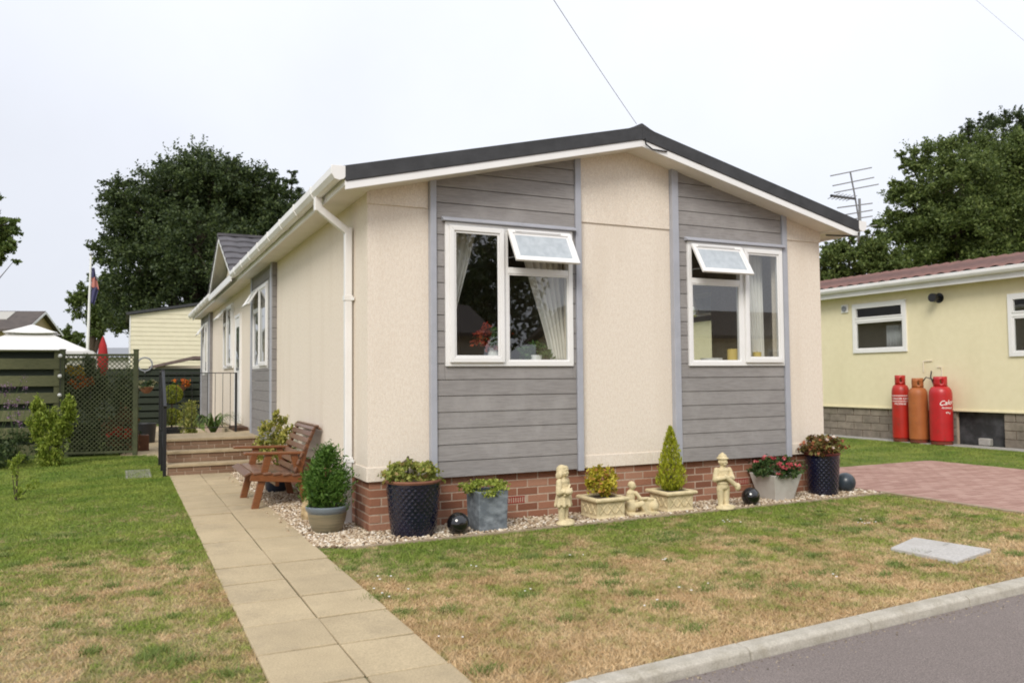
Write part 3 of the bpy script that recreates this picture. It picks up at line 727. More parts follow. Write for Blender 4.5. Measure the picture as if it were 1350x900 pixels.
g4.bar((GX-.068, GA, GZ+.075), (2.6, GA, GZ+.075), .16, .05)
g4.build('gable_tiles', ROOFTILE, gab)
# interior of the front room
it = MB(); it.box(.125, W-.125, 4.3, 4.35, .5, 3.0); it.box(.125, W-.125, .125, 4.3, .50, .55); it.box(.125, W-.125, .125, 4.3, 2.95, 2.98)
it.box(2.62, 2.68, .125, 4.3, .55, 2.95); it.box(.122, W-.122, 8.0, 8.05, .5, 2.98); it.box(.125, W-.125, 4.4, LEN-.2, .50, .55); it.box(.125, W-.125, 4.4, LEN-.2, 2.95, 2.98); it.box(2.0, 2.05, 4.4, 8, .55, 2.95); it.box(1.6, 1.65, 8.05, LEN-.2, .55, 2.95)
it.build('interior', INNER, house)
sb = MB()
for hx0, hx1 in HX: sb.box(hx0-.06, hx1+.06, .002+T, .30, 1.478, 1.505); sb.box(hx0+.002, hx1-.002, .0, T+.001, 1.4705, 1.504)
sb.build('window_board', WHITE, house, bevel=.004)

# ------------------------------------------------------------------ curtains and things on the sills
def curtain(xt0, xt1, xb0, xb1, label, z0=1.52, z1=2.78, y=.22, tie=None, bow=0.):
    nu, nv = 60, 26; V = []; Fc = []
    for j in range(nv):
        t = j/(nv-1); s = t*t*(3-2*t)*.35+t*.65
        a = xt0+(xb0-xt0)*s+bow*math.sin(PI*t); b = xt1+(xb1-xt1)*s+bow*math.sin(PI*t)
        for i in range(nu):
            u = i/(nu-1); V.append((a+(b-a)*u, y+.028*math.sin(u*2*PI*5.5+.6*t)+.01*math.sin(u*31), z1+(z0-z1)*t))
    for j in range(nv-1):
        for i in range(nu-1): Fc.append((j*nu+i, j*nu+i+1, (j+1)*nu+i+1, (j+1)*nu+i))
    o = np_mesh('curtain', V, Fc, CLOTH, None, True)
    m = o.modifiers.new('thick', 'SOLIDIFY'); m.thickness = .006
    return tag(o, label, 'curtain', 'pale curtains behind the front windows')
curtain(.74, 1.14, .74, .84, 'pale curtain swept aside at the left edge of the window with red flowers', bow=-.02)
curtain(1.62, 2.10, 1.98, 2.16, 'pale pleated curtain drawn to the right edge of the window with red flowers')
curtain(4.42, 4.80, 4.62, 4.80, 'pale curtain behind the tall right casement of the window with yellow candles')
FL_RED = leafmat('red_petal', (.24, .02, .012), (.38, .05, .018), (.46, .10, .03), .2)
LEAFG = leafmat('indoor_leaf', (.04, .09, .02), (.08, .16, .04), (.14, .24, .08))
vs_ = thing('flower_vase', 'white jug of red flowers on the sill behind the left window', 'vase', (1.30, .17, 1.505))
q = MB(); q.lathe([(.035, 0), (.055, .04), (.05, .10), (.035, .13), (.042, .15), (.036, .15), (.03, .12)], 20); q.build('jug', CERAM, vs_, True)
p, d = clumpy(300, (0, 0, .25), (.17, .09, .12), 15, .3); leaves('blossoms', p, .036, FL_RED, vs_, out=d, aspect=.7)
p, d = clumpy(160, (0, 0, .22), (.14, .08, .10), 10, .4); leaves('leaves', p, .05, LEAFG, vs_, out=d)
hp = thing('house_plant', 'green leafy plant in a white pot on the sill behind the left window', 'plant', (1.78, .18, 1.505))
q = MB(); q.lathe([(.05, 0), (.065, .08), (.06, .08), (.05, .06)], 20); q.build('pot', CERAM, hp, True)
p, d = clumpy(420, (0, 0, .12), (.16, .08, .07), 14, .4); leaves('leaves', p, .05, LEAFG, hp, out=d)
for px, s, lab in ((966, 1.0, 'wide yellow candle on the sill behind the left part of the right window'), (998, .8, 'narrower yellow candle on the sill behind the right casement of the right window')):
    c = on(px, 472, 1, .16); t = thing('candle', lab, 'candle', (c.x, .16, 1.505), 0, 'yellow candles on the window sill')
    q = MB(); q.lathe([(.062*s, 0), (.062*s, .155*s), (.05*s, .16*s), (.045*s, .15*s)], 22); q.build('wax', YELW, t, True)
    q = MB(); q.tube([(0, 0, .15*s), (.003, 0, .175*s)], .003, 6); q.build('wick', DARK, t)
c = on(938, 472, 1, .17)
q = MB(); q.lathe([(.05, 1.505), (.11, 1.53), (.125, 1.56), (.118, 1.56), (.1, 1.535)], 24, (c.x, .17, 0)); tag(q.build('bowl', CERAM, None, True), 'low pale bowl on the sill behind the right window', 'bowl')

# ------------------------------------------------------------------ garden things along the front
def soil_disc(r, z, parent, sq=False):
    b = MB(); b.lathe([(r, z-.02), (r, z), (r*.5, z+.008)], 20, sq=sq); return b.build('soil', SOIL, parent)
SEDUM = leafmat('sedum_leaf', (.13, .17, .03), (.25, .29, .055), (.42, .42, .11), .3, ((.38, .26, .10), .07))
def dimple_pot(t, r0, r1, h):
    """glazed pot whose face is a net of small bosses"""
    n = 160; m_ = 84; V = []; Fc = []
    pr = lambda z: r0+(r1-r0)*(z/h)**.85
    for j in range(m_+1):
        z = h*j/m_
        for i in range(n):
            a = 2*PI*i/n
            u = a*r1/.0285; v = z/.0285
            k = abs(math.sin((u+v)*PI*.5)*math.sin((u-v)*PI*.5)) if z < h*.93 else .5
            r = pr(z)+.0055*k
            V.append((r*math.cos(a), r*math.sin(a), z))
    for j in range(m_):
        for i in range(n): Fc.append((j*n+i, j*n+(i+1) % n, (j+1)*n+(i+1) % n, (j+1)*n+i))
    return np_mesh('pot', V, Fc, NAVY, t, True)
t = thing('navy_pot', 'tall navy glazed pot with studded sides and sedum at the corner of the house', 'plant pot', (.335, -.262, .006))
dimple_pot(t, .188, .236, .455)
q = MB(); q.lathe([(.240, .455), (.247, .470), (.243, .482), (.222, .482), (.215, .45)], 48); q.build('rim', TERRA, t, True)
q = MB(); q.lathe([(.18, .001), (.189, .001), (.17, .01)], 30); q.build('foot', NAVY, t)
soil_disc(.214, .465, t)
p, d = clumpy(3000, (0, 0, .52), (.265, .24, .105), 64, .22, .4); p = p[p[:, 2] > .46]; leaves('plant', p, .036, SEDUM, t, up=.8, aspect=.55)
lt = thing('solar_light', 'small black pagoda garden light standing in the navy pot', 'garden light', (.33, -.13, .46))
q = MB(); q.tube([(0, 0, 0), (0, 0, .12)], .008, 8); q.build('stake', IRON, lt)
q = MB(); q.lathe([(.03, .12), (.034, .155), (.02, .156)], 16); q.build('lamp', GLASS, lt)
q = MB(); q.lathe([(.062, .150), (.058, .158), (.028, .180), (.008, .198), (.012, .204), (.006, .214), (.001, .216)], 20); q.build('cap', M('bronze_cap', (.10, .075, .05), .5, metal=.4), lt, True)
def gball(px, py, r, m, label, y=None):
    c = on(px, py, 2, .006); d = Vector((c.x-CAM[0], c.y-CAM[1], 0)).normalized()*r*.55; c = c+d
    q = MB(); q.ball((c.x, c.y, r+.004), r, 40, 24); o = q.build('garden_ball', m, None, True)
    return tag(o, label, 'ornament ball')
gball(604, 706, .098, BLACKG, 'glossy black ball on the gravel left of the slate grey planter')
gball(990, 667, .095, BLACKG, 'glossy black ball on the gravel beside the statue with a hat')
gball(1115, 649, .112, SLATEB, 'dull blue grey stone ball right of the tall navy pot')
# slate planter
t = thing('slate_planter', 'square slate grey planter of trailing yellow green plants against the brick base', 'planter', (1.0, -.345, .008))
q = MB(); q.lathe([(.134, 0), (.146, .355), (.124, .355), (.118, .30)], sq=True); q.build('box', SLATEP, t, bevel=.01)
soil_disc(.119, .32, t, True)
CREEP = leafmat('creeping_leaf', (.14, .20, .03), (.28, .34, .05), (.42, .45, .10), .3)
p, d = clumpy(1500, (-.01, 0, .36), (.20, .19, .075), 34, .3, .4); p = p[p[:, 2] > .30]; leaves('plant', p, .026, CREEP, t, up=.6, aspect=.65)
# cast stone planters
def stone_planter(px, py, label, half=.165):
    c = on(px, py, 2, .006); c = c+Vector((.03, .16, 0))
    t = thing('stone_planter', label, 'planter', (c.x, c.y, .006), 0, 'cream stone planters along the brick base')
    q = MB(); q.lathe([(half*.98, 0), (half*.98, .018), (half*.92, .03), (half*.95, .165), (half*1.14, .175), (half*1.16, .195), (half*1.1, .207), (half*.86, .207), (half*.82, .15)], sq=True)
    q.build('trough', STONE, t, bevel=.006)
    r = MB(); e = half*.945
    for s in range(4):
        ca, sa = math.cos(s*PI/2), math.sin(s*PI/2)
        for u in (-.09, 0, .09):
            for k in (-1, 1):
                p0 = (u-.038, -e, .055 if k > 0 else .145); p1 = (u+.038, -e, .145 if k > 0 else .055)
                R_ = lambda p: (p[0]*ca-p[1]*sa, p[0]*sa+p[1]*ca, p[2])
                r.bar(R_(p0), R_(p1), .012, .012)
    r.build('relief', STONE, t, bevel=.004)
    soil_disc(half*.84, .19, t, True)
    return t
EUON = leafmat('euonymus_leaf', (.20, .22, .02), (.48, .42, .04), (.66, .55, .07), .3, ((.62, .30, .10), .1))
GOLD = leafmat('gold_conifer', (.20, .24, .018), (.38, .42, .028), (.56, .56, .06), .35)
t = stone_planter(803, 685, 'cream stone planter of yellow variegated shrub right of the first statue')
for (x0, y0, z0, rx, rz, n) in ((-.10, 0, .36, .07, .10, 380), (.10, .02, .37, .06, .10, 320), (0, -.02, .30, .10, .085, 520), (-.02, .02, .41, .04, .07, 130), (.08, -.02, .27, .07, .06, 220)):
    p, d = clumpy(n, (x0, y0, z0), (rx, rx, rz), 12, .45, .4); leaves('shrub', p, .030, EUON, t, out=d, up=.3, aspect=.7)
t = stone_planter(895, 675, 'cream stone planter with a pointed golden conifer between the two statues')
def cone_pts(n, r, z0, z1, k=2.2, pw=1.0, shell=.55):
    zz = rng.random(n)**1.35; th = rng.uniform(0, 2*PI, n)
    prof = np.minimum(1, (zz+.06)*5.5)*(1-zz)**pw
    lump = 1+.16*np.sin(th*5+zz*17)+.10*np.sin(th*9-zz*31)
    rad = r*prof*lump*(shell+(1-shell)*rng.random(n)**.5)
    P = np.stack([np.cos(th)*rad, np.sin(th)*rad, z0+(z1-z0)*zz], 1)
    D = np.stack([np.cos(th)*.5, np.sin(th)*.5, np.full(n, .9)], 1); return P, D
p, d = cone_pts(4200, .158, .205, .84, pw=.66); leaves('conifer', p, .038, GOLD, t, out=d*1.4, up=.6, aspect=.22)
q = MB(); q.tube([(0, 0, .19), (0, 0, .7)], [.02, .008], 8); q.build('stem', BARK, t)
# statues: limbs joined into one continuous body by a voxel remesh
def figure(name, mb, m, parent=None, vox=.0052):
    o = mb.build(name, m, None, flip=True)
    r = o.modifiers.new('r', 'REMESH'); r.mode = 'VOXEL'; r.voxel_size = vox; r.use_smooth_shade = True
    s = o.modifiers.new('s', 'SMOOTH'); s.factor = .5; s.iterations = 1
    dg = bpy.context.evaluated_depsgraph_get(); me = bpy.data.meshes.new_from_object(o.evaluated_get(dg))
    o.modifiers.clear(); old = o.data; o.data = me; bpy.data.meshes.remove(old)
    me.polygons.foreach_set('use_smooth', [True]*len(me.polygons))
    if parent: o.parent = parent
    return o
def cap(mb, p, q, r0, r1): 
    p, q = Vector(p), Vector(q); n = 6; pts = [p+(q-p)*i/n for i in range(n+1)]
    mb.tube(pts, [r0+(r1-r0)*i/n for i in range(n+1)], 12); mb.ball(p, r0, 12, 8); mb.ball(q, r1, 12, 8)
def statue(px, py, rz, label, hat):
    c = on(px, py, 2, .006); b = MB()
    c = c+Vector((.03, .07, 0))
    b.ball((.01, -.015, .018), (.10, .085, .032)); b.ball((.06, -.03, .025), (.055, .05, .03))
    for s in (-1, 1):
        cap(b, (s*.032, 0, .04), (s*.036, .0, .215), .027, .037); cap(b, (s*.034, -.005, .035), (s*.042, -.05, .032), .022, .018)
    if not hat:
        for i in range(7):
            t_ = i/6; b.ball((0, 0, .20+.13*t_), (.092-.026*t_, .068-.014*t_, .030), 18, 8)
        for k in range(8): a = k*PI/4; cap(b, (.058*math.cos(a), .046*math.sin(a), .30), (.086*math.cos(a), .064*math.sin(a), .185), .012, .017)
    else:
        b.ball((0, 0, .235), (.066, .052, .045)); b.ball((0, 0, .27), (.072, .056, .03))
    b.ball((0, 0, .345), (.070, .050, .085)); b.ball((0, 0, .395), (.078, .046, .035))
    cap(b, (-.072, 0, .400), (-.100, -.008, .305), .029, .026); cap(b, (-.100, -.008, .305), (-.028, -.075, .330), .025, .018)
    if hat:
        cap(b, (.072, 0, .400), (.095, -.03, .315), .028, .024); cap(b, (.095, -.03, .315), (.02, -.08, .335), .023, .018)
        cap(b, (-.02, -.075, .345), (.115, -.085, .235), .020, .026); b.ball((.115, -.085, .235), (.032, .028, .04))
    else:
        cap(b, (.072, 0, .400), (.088, .0, .310), .028, .025); cap(b, (.088, .0, .310), (.082, -.030, .235), .024, .018)
        b.ball((-.035, -.075, .315), (.05, .04, .032)); cap(b, (-.06, -.05, .28), (.0, -.07, .37), .012, .010)
    for x_, y_, z_ in ((-.012, -.088, .332), (0, -.086, .338), (.012, -.082, .34)): b.ball((x_, y_, z_), .009, 8, 6)
    cap(b, (0, 0, .42), (0, -.004, .455), .028, .026)
    hz = .488
    b.ball((0, -.006, hz), (.043, .046, .052)); b.ball((0, -.05, hz-.006), (.009, .012, .012), 10, 8); b.ball((0, -.043, hz-.030), (.020, .012, .012), 10, 8)
    for s in (-1, 1): b.ball((s*.020, -.040, hz-.012), (.015, .012, .013), 10, 8); b.ball((s*.044, 0, hz-.004), (.008, .012, .016), 8, 6)
    b.ball((0, -.044, hz+.020), (.030, .010, .010), 10, 8)
    if hat:
        b.ball((0, .002, hz+.030), (.064, .066, .014)); b.ball((0, .002, hz+.042), (.045, .047, .038)); b.ball((0, .002, hz+.078), (.016, .016, .012))
    else:
        b.ball((0, .012, hz+.012), (.056, .052, .052)); b.ball((0, -.022, hz+.038), (.042, .026, .020))
        for s in (-1, 1):
            for k in range(3): b.ball((s*(.048-.003*k), .002+.014*k, hz-.022-.006*k), (.018, .022, .034), 10, 8)
    t_ = thing('statue', label, 'statue', c, rz, 'cream stone garden statues')
    figure('body', b, STONE, t_)
    return t_
statue(744, 694, math.radians(32), 'cream stone child statue with bobbed hair and tunic, left of the planters', False)
statue(957, 673, math.radians(-8), 'cream stone child statue wearing a brimmed hat and carrying a long bundle', True)
c = on(852, 681, 2, .006)+Vector((0, .10, 0)); b = MB()
t = thing('statue', 'low cream stone statue of a child seated by a trough between the two planters', 'statue', c, math.radians(-6), 'cream stone garden statues')
b.box(-.155, .175, -.075, .075, .0, .035); b.ball((-.10, 0, .10), (.062, .055, .075)); b.ball((-.10, .005, .185), (.048, .040, .075)); b.ball((-.095, 0, .225), (.052, .036, .025))
b.ball((-.085, -.005, .292), (.034, .036, .040)); b.ball((-.088, .006, .302), (.038, .038, .036)); b.ball((-.060, -.026, .285), (.010, .010, .008), 8, 6)
cap(b, (-.095, 0, .245), (-.085, 0, .268), .018, .018)
cap(b, (-.08, -.02, .10), (-.005, -.05, .12), .034, .028); cap(b, (-.005, -.05, .12), (.03, -.055, .045), .026, .020); cap(b, (.03, -.055, .04), (.065, -.06, .038), .02, .016)
cap(b, (-.08, .02, .10), (.0, .03, .13), .034, .028); cap(b, (.0, .03, .13), (.05, .02, .06), .026, .02)
cap(b, (-.06, -.03, .225), (-.02, -.05, .17), .020, .017); cap(b, (-.02, -.05, .17), (.05, -.035, .165), .017, .014)
b.box(.01, .125, -.03, .07, .03, .155); b.box(.0, .135, -.035, .075, .145, .165); b.ball((.14, -.03, .085), (.045, .045, .05)); b.ball((.15, .01, .13), (.04, .04, .03)); b.ball((-.13, .03, .06), (.05, .045, .05))
figure('body', b, STONE, t)
# pale tapered planter with begonias
BEG = leafmat('bedding_leaf', (.022, .05, .015), (.05, .095, .025), (.10, .15, .04), .25)
PINK = leafmat('pink_petal', (.36, .03, .05), (.52, .07, .09), (.66, .22, .22), .2)
t = thing('tapered_planter', 'pale square planter flaring outward, full of pink flowers', 'planter', (4.50, -.245, .006))
q = MB(); q.lathe([(.128, 0), (.196, .285), (.174, .285), (.165, .24)], sq=True); q.build('box', WHTPOT, t, bevel=.006)
soil_disc(.165, .25, t, True)
p, d = clumpy(2600, (0, 0, .33), (.25, .25, .125), 46, .28, .45); p = p[p[:, 2] > .26]; leaves('leaves', p, .036, BEG, t, up=.5, aspect=.55)
p, d = clumpy(420, (0, -.03, .36), (.25, .25, .115), 24, .10, .75); leaves('blossoms', p, .028, PINK, t, aspect=.8)
t = thing('navy_pot', 'slim navy studded pot of red and green begonias at the far corner', 'plant pot', (5.215, -.235, .006))
dimple_pot(t, .155, .186, .452)
q = MB(); q.lathe([(.190, .452), (.197, .466), (.193, .476), (.176, .476), (.17, .445)], 40); q.build('rim', M('dark_red_rim', (.14, .022, .018), .5), t, True)
soil_disc(.17, .46, t)
BEG2 = leafmat('bronze_leaf', (.075, .02, .012), (.11, .085, .022), (.26, .23, .07), .25, ((.40, .13, .06), .15))
p, d = clumpy(2100, (0, 0, .54), (.225, .225, .115), 44, .26, .5); p = p[p[:, 2] > .46]; leaves('leaves', p, .036, BEG2, t, up=.5, aspect=.7)
p, d = clumpy(70, (0, -.02, .57), (.2, .2, .10), 20, .06, .85); leaves('blossoms', p, .03, M_ramp('pale_petal', [(0, (.66, .5, .42)), (1, (.78, .70, .62))], .6, .2), t, aspect=.9)

# ------------------------------------------------------------------ left side: conifer pot, rock, bench, shrub
t = thing('glazed_pot', 'blue rimmed olive glazed pot with a bushy green dwarf conifer beside the downpipe', 'plant pot', (-.315, .185, .008))
q = MB(); q.lathe([(.115, 0), (.125, .01), (.158, .10), (.170, .175), (.165, .18)], 40); q.build('pot', GLAZE1, t, True)
q = MB(); q.lathe([(.166, .178), (.176, .19), (.188, .205), (.190, .232), (.182, .240), (.165, .240), (.158, .19)], 40); q.build('rim', GLAZE2, t, True)
soil_disc(.16, .225, t)
CON = leafmat('dwarf_conifer', (.04, .095, .014), (.085, .175, .026), (.15, .26, .05), .3)
kk = MB(); kk.tube([(0, 0, .22), (.01, 0, .5), (.0, 0, .7)], [.018, .012, .004], 8); kk.build('stem', BARK, t)
pts = []; dirs = []
for i in range(150):
    zz = rnd.random()**1.0; a = rnd.uniform(0, 2*PI); prof = .205*math.sin(PI*(.24+.74*zz))**.95
    rr = prof*rnd.uniform(.35, .98); cx, cy, cz = rr*math.cos(a), rr*math.sin(a), .25+.48*zz
    n = 46; s = .036
    pts.append(np.array((cx, cy, cz))+rng.normal(size=(n, 3))*np.array((s, s, s*.8))); dirs.append(np.tile(np.array((math.cos(a)*.8, math.sin(a)*.8, .55)), (n, 1)))
leaves('conifer', np.concatenate(pts), .036, CON, t, out=np.concatenate(dirs), up=.3, aspect=.3)
c = on(403, 688, 2, .0); b = MB(); b.ball((0, 0, .10), (.058, .05, .12), 14, 10); b.ball((.028, -.03, .045), (.06, .05, .055), 14, 10)
t = figure('rock', b, ROCKM, None, .012); t.location = (c.x+.02, c.y+.04, .0); tag(t, 'upright lump of buff sandstone between the bench and the conifer pot', 'rock')
for v in t.data.vertices:
    n = math.sin(v.co.x*90+v.co.z*40)*math.cos(v.co.y*70+v.co.z*55); v.co += v.normal*n*.008

bench = thing('garden_bench', 'varnished brown slatted wooden garden bench with scrolled back on the path edge', 'bench', (-.02, 1.80, .006))
def bp_(p, q, w, h, name, m=OAK, up=(0, 0, 1), bev=.006):
    b = MB(); b.bar(p, q, w, h, up); return b.build(name, m, bench, bevel=bev)
for y in (.03, .93):
    bp_((-.685, y, 0), (-.545, y, .565), .045, .075, 'leg', up=(1, 0, 0)); bp_((-.145, y, 0), (-.285, y, .565), .045, .072, 'leg', up=(1, 0, 0))
    o = MB(); o.bar((-.80, y, .585), (-.175, y, .570), .095, .030); o.build('armrest', OAK, bench, bevel=.01)
    o = MB(); o.bar((-.735, y+(-.037 if y < .5 else .037), .345), (-.20, y+(-.037 if y < .5 else .037), .300), .028, .088); o.build('side_rail', OAK, bench, bevel=.006)
    # shaped back post
    cur = [(-.265, .28), (-.235, .42), (-.195, .56), (-.14, .70), (-.10, .79), (-.075, .835), (-.05, .838), (-.055, .80), (-.08, .745), (-.115, .66), (-.15, .54), (-.19, .40), (-.205, .26)]
    o = MB(); o.prism(cur, lambda x, z: (x, y-.022, z), lambda x, z: (x, y+.022, z)); o.build('back_post', OAK, bench, bevel=.005)
ss = MB()
for i in range(6):
    t_ = i/5; x_ = -.765+.50*t_; z_ = .392-.050*t_+(-.018 if i == 0 else 0)
    ss.bar((x_, -.035, z_), (x_, .995, z_), .082, .022, (-.1+(-.35 if i == 0 else 0), 0, 1))
ss.build('seat', OAKD, bench, bevel=.005)
bs = MB(); path = [(-.272, .40), (-.245, .475), (-.214, .55), (-.18, .625), (-.146, .70), (-.112, .768), (-.085, .825), (-.048, .852), (-.018, .825)]
for i, (x_, z_) in enumerate(path):
    nx = path[min(i+1, 8)][0]-path[max(i-1, 0)][0]; nz = path[min(i+1, 8)][1]-path[max(i-1, 0)][1]
    bs.bar((x_, -.035, z_), (x_, .995, z_), .056 if i < 6 else .042, .020, (-nz, 0, nx))
bs.build('backrest', OAKD, bench, bevel=.005)
bp_((-.45, .05, .255), (-.45, .91, .255), .04, .06, 'stretcher')
# shrub in the blue pot behind the bench
VAR = leafmat('variegated_leaf', (.10, .13, .03), (.36, .36, .07), (.62, .56, .17), .3)
t = thing('blue_pot', 'dark blue pot with a yellow variegated shrub behind the bench', 'plant pot', (-.26, 3.12, .006))
q = MB(); q.lathe([(.13, 0), (.175, .26), (.19, .29), (.17, .29), (.16, .24)], 32); q.build('pot', M('dark_blue_glaze', (.02, .03, .05), .3, coat=.3), t, True)
soil_disc(.16, .27, t)
for k, (x0, y0, z0, r, h) in enumerate(((0, 0, .52, .2, .22), (-.14, -.05, .66, .10, .16), (.10, .0, .72, .09, .16), (-.02, .02, .82, .07, .14), (-.05, -.1, .42, .16, .12), (-.2, .1, .5, .08, .12))):
    p, d = clumpy(650 if k == 0 else 260, (x0, y0, z0), (r, r, h), 16, .35, .4); leaves('shrub', p, .045, VAR, t, out=d, up=.3, aspect=.55)
q = MB(); q.tube([(0, 0, .25), (0, 0, .7)], [.015, .006], 6); q.build('stem', BARK, t)

# ------------------------------------------------------------------ steps and railing
t = thing('brick_steps', 'three brick steps with buff treads rising to the landing by the door', 'steps', (-1.37, 5.5, 0))
for i in range(3):
    y0 = .28*i; z0 = .165*i; yb = y0+.28 if i < 2 else 1.8
    rb = MB(); mb_ = MB()
    mb_.box(.006, 1.362, y0+.008, yb, max(z0-.16, 0), z0+.125)
    for r in range(2):
        x = -.112*(r % 2)
        while x < 1.366:
            a, b_ = max(x, 0), min(x+.215, 1.366)
            if b_-a > .03: rb.box(a+.002, b_-.002, y0, y0+.06, z0+.004+r*.062, z0+.004+r*.062+.054)
            x += .225
    for r in range(2): 
        y = y0+.065
        while y < yb: rb.box(0, .06, y, min(y+.21, yb), z0+.004+r*.062, z0+.004+r*.062+.054); y += .225
    ri = mb_.build('riser', MORTAR, t); rb.build('bricks', STEPB, ri, bevel=.003, seg=1)
    tr = MB(); tr.box(-.02, 1.366, y0-.022, yb, z0+.1255, z0+.165); tr.build('tread', TREAD, t, bevel=.006)
rail = thing('handrail', 'black iron handrail with a top bar and thin balusters along the steps and landing', 'railing', (-1.42, 5.5, 0))
def ir(n, *seg, w=.03):
    b = MB()
    for p, q in seg: b.bar(p, q, w, w)
    return b.build(n, IRON, rail, bevel=.003)
ir('post', ((0, .02, 0), (0, .02, 1.02)), w=.045); ir('post', ((0, .80, 0), (0, .80, 1.52)), w=.045); ir('post', ((0, 1.77, 0), (0, 1.77, 1.50)), w=.04); ir('post', ((1.17, 1.77, .496), (1.17, 1.77, 1.49)), w=.036)
ir('top_bar', ((-.0, -.02, .985), (0, .80, 1.50)), ((0, .80, 1.505), (0, 1.77, 1.495)), w=.042); ir('top_bar', ((0, 1.77, 1.482), (1.17, 1.77, 1.482)), w=.014)
ir('lower_bar', ((0, .02, .22), (0, .80, .60)), ((0, .80, .60), (0, 1.77, .60)), w=.02); ir('lower_bar', ((0, 1.77, .58), (1.17, 1.77, .58)), w=.012)
for i in range(6): ir('baluster', ((0, .12+.11*i, .27+.052*i), (0, .12+.11*i, 1.05+.07*i)), w=.014)
for i in range(8): ir('baluster', ((0, .91+.105*i, .60), (0, .91+.105*i, 1.49)), w=.014)
for i in range(9): ir('baluster', ((.12+.12*i, 1.77, .58), (.12+.12*i, 1.77, 1.48)), w=.009)
# plants beyond the landing
GRS = leafmat('yellow_shrub_leaf', (.12, .15, .03), (.27, .29, .06), (.44, .40, .12), .3)
STR = leafmat('strap_leaf', (.05, .10, .02), (.10, .18, .04), (.22, .28, .08), .3)
FAR_POT = M('dark_planter', (.02, .022, .026), .5)
def potted(x, y, r, h, label, name='potted_plant', m=FAR_POT):
    t_ = thing(name, label, 'plant', (x, y, .006)); q = MB(); q.lathe([(r*.75, 0), (r, h), (r*.9, h), (r*.85, h*.85)], 24); q.build('pot', m, t_, True); soil_disc(r*.86, h*.92, t_); return t_
t = potted(-.86, 8.6, .22, .30, 'yellow green upright shrub in a dark pot beyond the landing railing')
for i in range(9):
    a = rnd.uniform(0, 6.3); r_ = rnd.uniform(0, .22); zt = rnd.uniform(.80, 1.02); x0, y0 = r_*math.cos(a), r_*math.sin(a)
    p = np.stack([x0+rng.normal(0, .035, 260), y0+rng.normal(0, .035, 260), rng.uniform(.34, zt, 260)], 1); leaves('shrub', p, .05, GRS, t, up=1.2, aspect=.35)
t = potted(-.52, 8.2, .22, .26, 'green plant with arching strap leaves in a dark pot at the end of the landing')
V = []; Fc = []
for i in range(90):
    a = rnd.uniform(0, 2*PI); L_ = rnd.uniform(.25, .52); wd = .016
    pv = [(0, .36), (L_*.4, .36+L_*.75), (L_*.8, .36+L_*.85), (L_*1.15, .36+L_*.55)]
    b0 = len(V); sx, sy = -math.sin(a), math.cos(a)
    for j, (r_, z_) in enumerate(pv):
        w_ = wd*(1-.3*j) if j < 3 else .002
        V += [(r_*math.cos(a)+sx*w_, r_*math.sin(a)+sy*w_, z_), (r_*math.cos(a)-sx*w_, r_*math.sin(a)-sy*w_, z_)]
    for j in range(3): Fc.append((b0+2*j, b0+2*j+1, b0+2*j+3, b0+2*j+2))
np_mesh('leaves', V, Fc, STR, t)
t = potted(-1.06, 11.0, .22, .40, 'topiary shrub clipped into two balls in a dark pot behind the handrail', 'topiary')
TOP = leafmat('topiary_leaf', (.12, .17, .015), (.24, .28, .03), (.38, .40, .05), .25)
q = MB(); q.tube([(0, 0, .35), (0, 0, 1.0)], .018, 8); q.build('trunk', BARK, t)
for z_, r_ in ((.62, .185), (1.08, .205)): p, d = ball_pts(2600, (0, 0, z_), (r_, r_, r_*.92), .8); leaves('ball', p, .028, TOP, t, out=d*1.2, up=0, aspect=.6)
q = MB(); q.lathe([(.30, 0), (.33, .42), (.29, .42), (.27, .36)], 24, (-1.62, 12.6, .006)); tag(q.build('planter_tub', FAR_POT, None, True), 'black round tub standing on the patio behind the handrail', 'planter')
t = thing('brick_planter', 'low brown brick planter box on the patio right of the trellis', 'planter', (-1.80, 10.4, .006))
q = MB(); q.box(-.45, .30, -.15, .2, 0, .30); q.build('box', M('brown_box', (.16, .07, .04), .85, (.11, .05, .03), 12), t, bevel=.01)
q = MB(); q.box(-.40, .25, -.10, .15, .285, .305); q.build('soil', SOIL, t)

# ------------------------------------------------------------------ fences, trellis
def board_fence(label, P, Q, z1, bw, gap, m, name='board_fence', hit=True):
    P, Q = Vector(P), Vector(Q); L_ = (Q-P).length; a = math.atan2(Q.y-P.y, Q.x-P.x)
    t_ = thing(name, label, 'fence', P, a); z = .06; b = MB(); rb_ = MB(); i = 0
    while z < z1-.05:
        zt_ = min(z+bw, z1); b.box(0, L_, -.022, -.004, z, zt_)
        if zt_ < z1: rb_.box(0, L_, .075, .095, zt_-.04, min(zt_+gap+.04, z1))
        z += bw+gap; i += 1
    b.build('boards', m, t_, bevel=.004); rb_.build('rear_boards', FENCED, t_, bevel=.004)  # rear boards coloured dark, painting shade into the gaps between the front boards
    n = max(2, int(L_/1.8)+1)
    for k in range(n):
        x_ = .045+k*(L_-.09)/(n-1); q_ = MB(); q_.box(x_-.045, x_+.045, -.003, .0745, 0, z1-.001); q_.build('post', m, t_, bevel=.005)
    q_ = MB(); q_.box(-.01, L_+.01, -.045, .12, z1+.0, z1+.032); q_.build('cap_rail', m, t_, bevel=.005)
    return t_
board_fence('green stained hit and miss board fence behind the left lawn', (-6.2, 9.85, 0), (-3.00, 9.6, 0), 1.90, .19, .115, FENCEG)
board_fence('dark board fence across the far end of the patio', (-6.5, 19.5, 0), (.4, 19.5, 0), 1.70, .16, .05, FENCED)
t = thing('trellis', 'green diamond lattice trellis panel between two posts at the back of the lawn', 'trellis', (-2.955, 9.6, 0), math.atan2(-.2, 1.2))
TW, TH_ = 1.215, 1.86
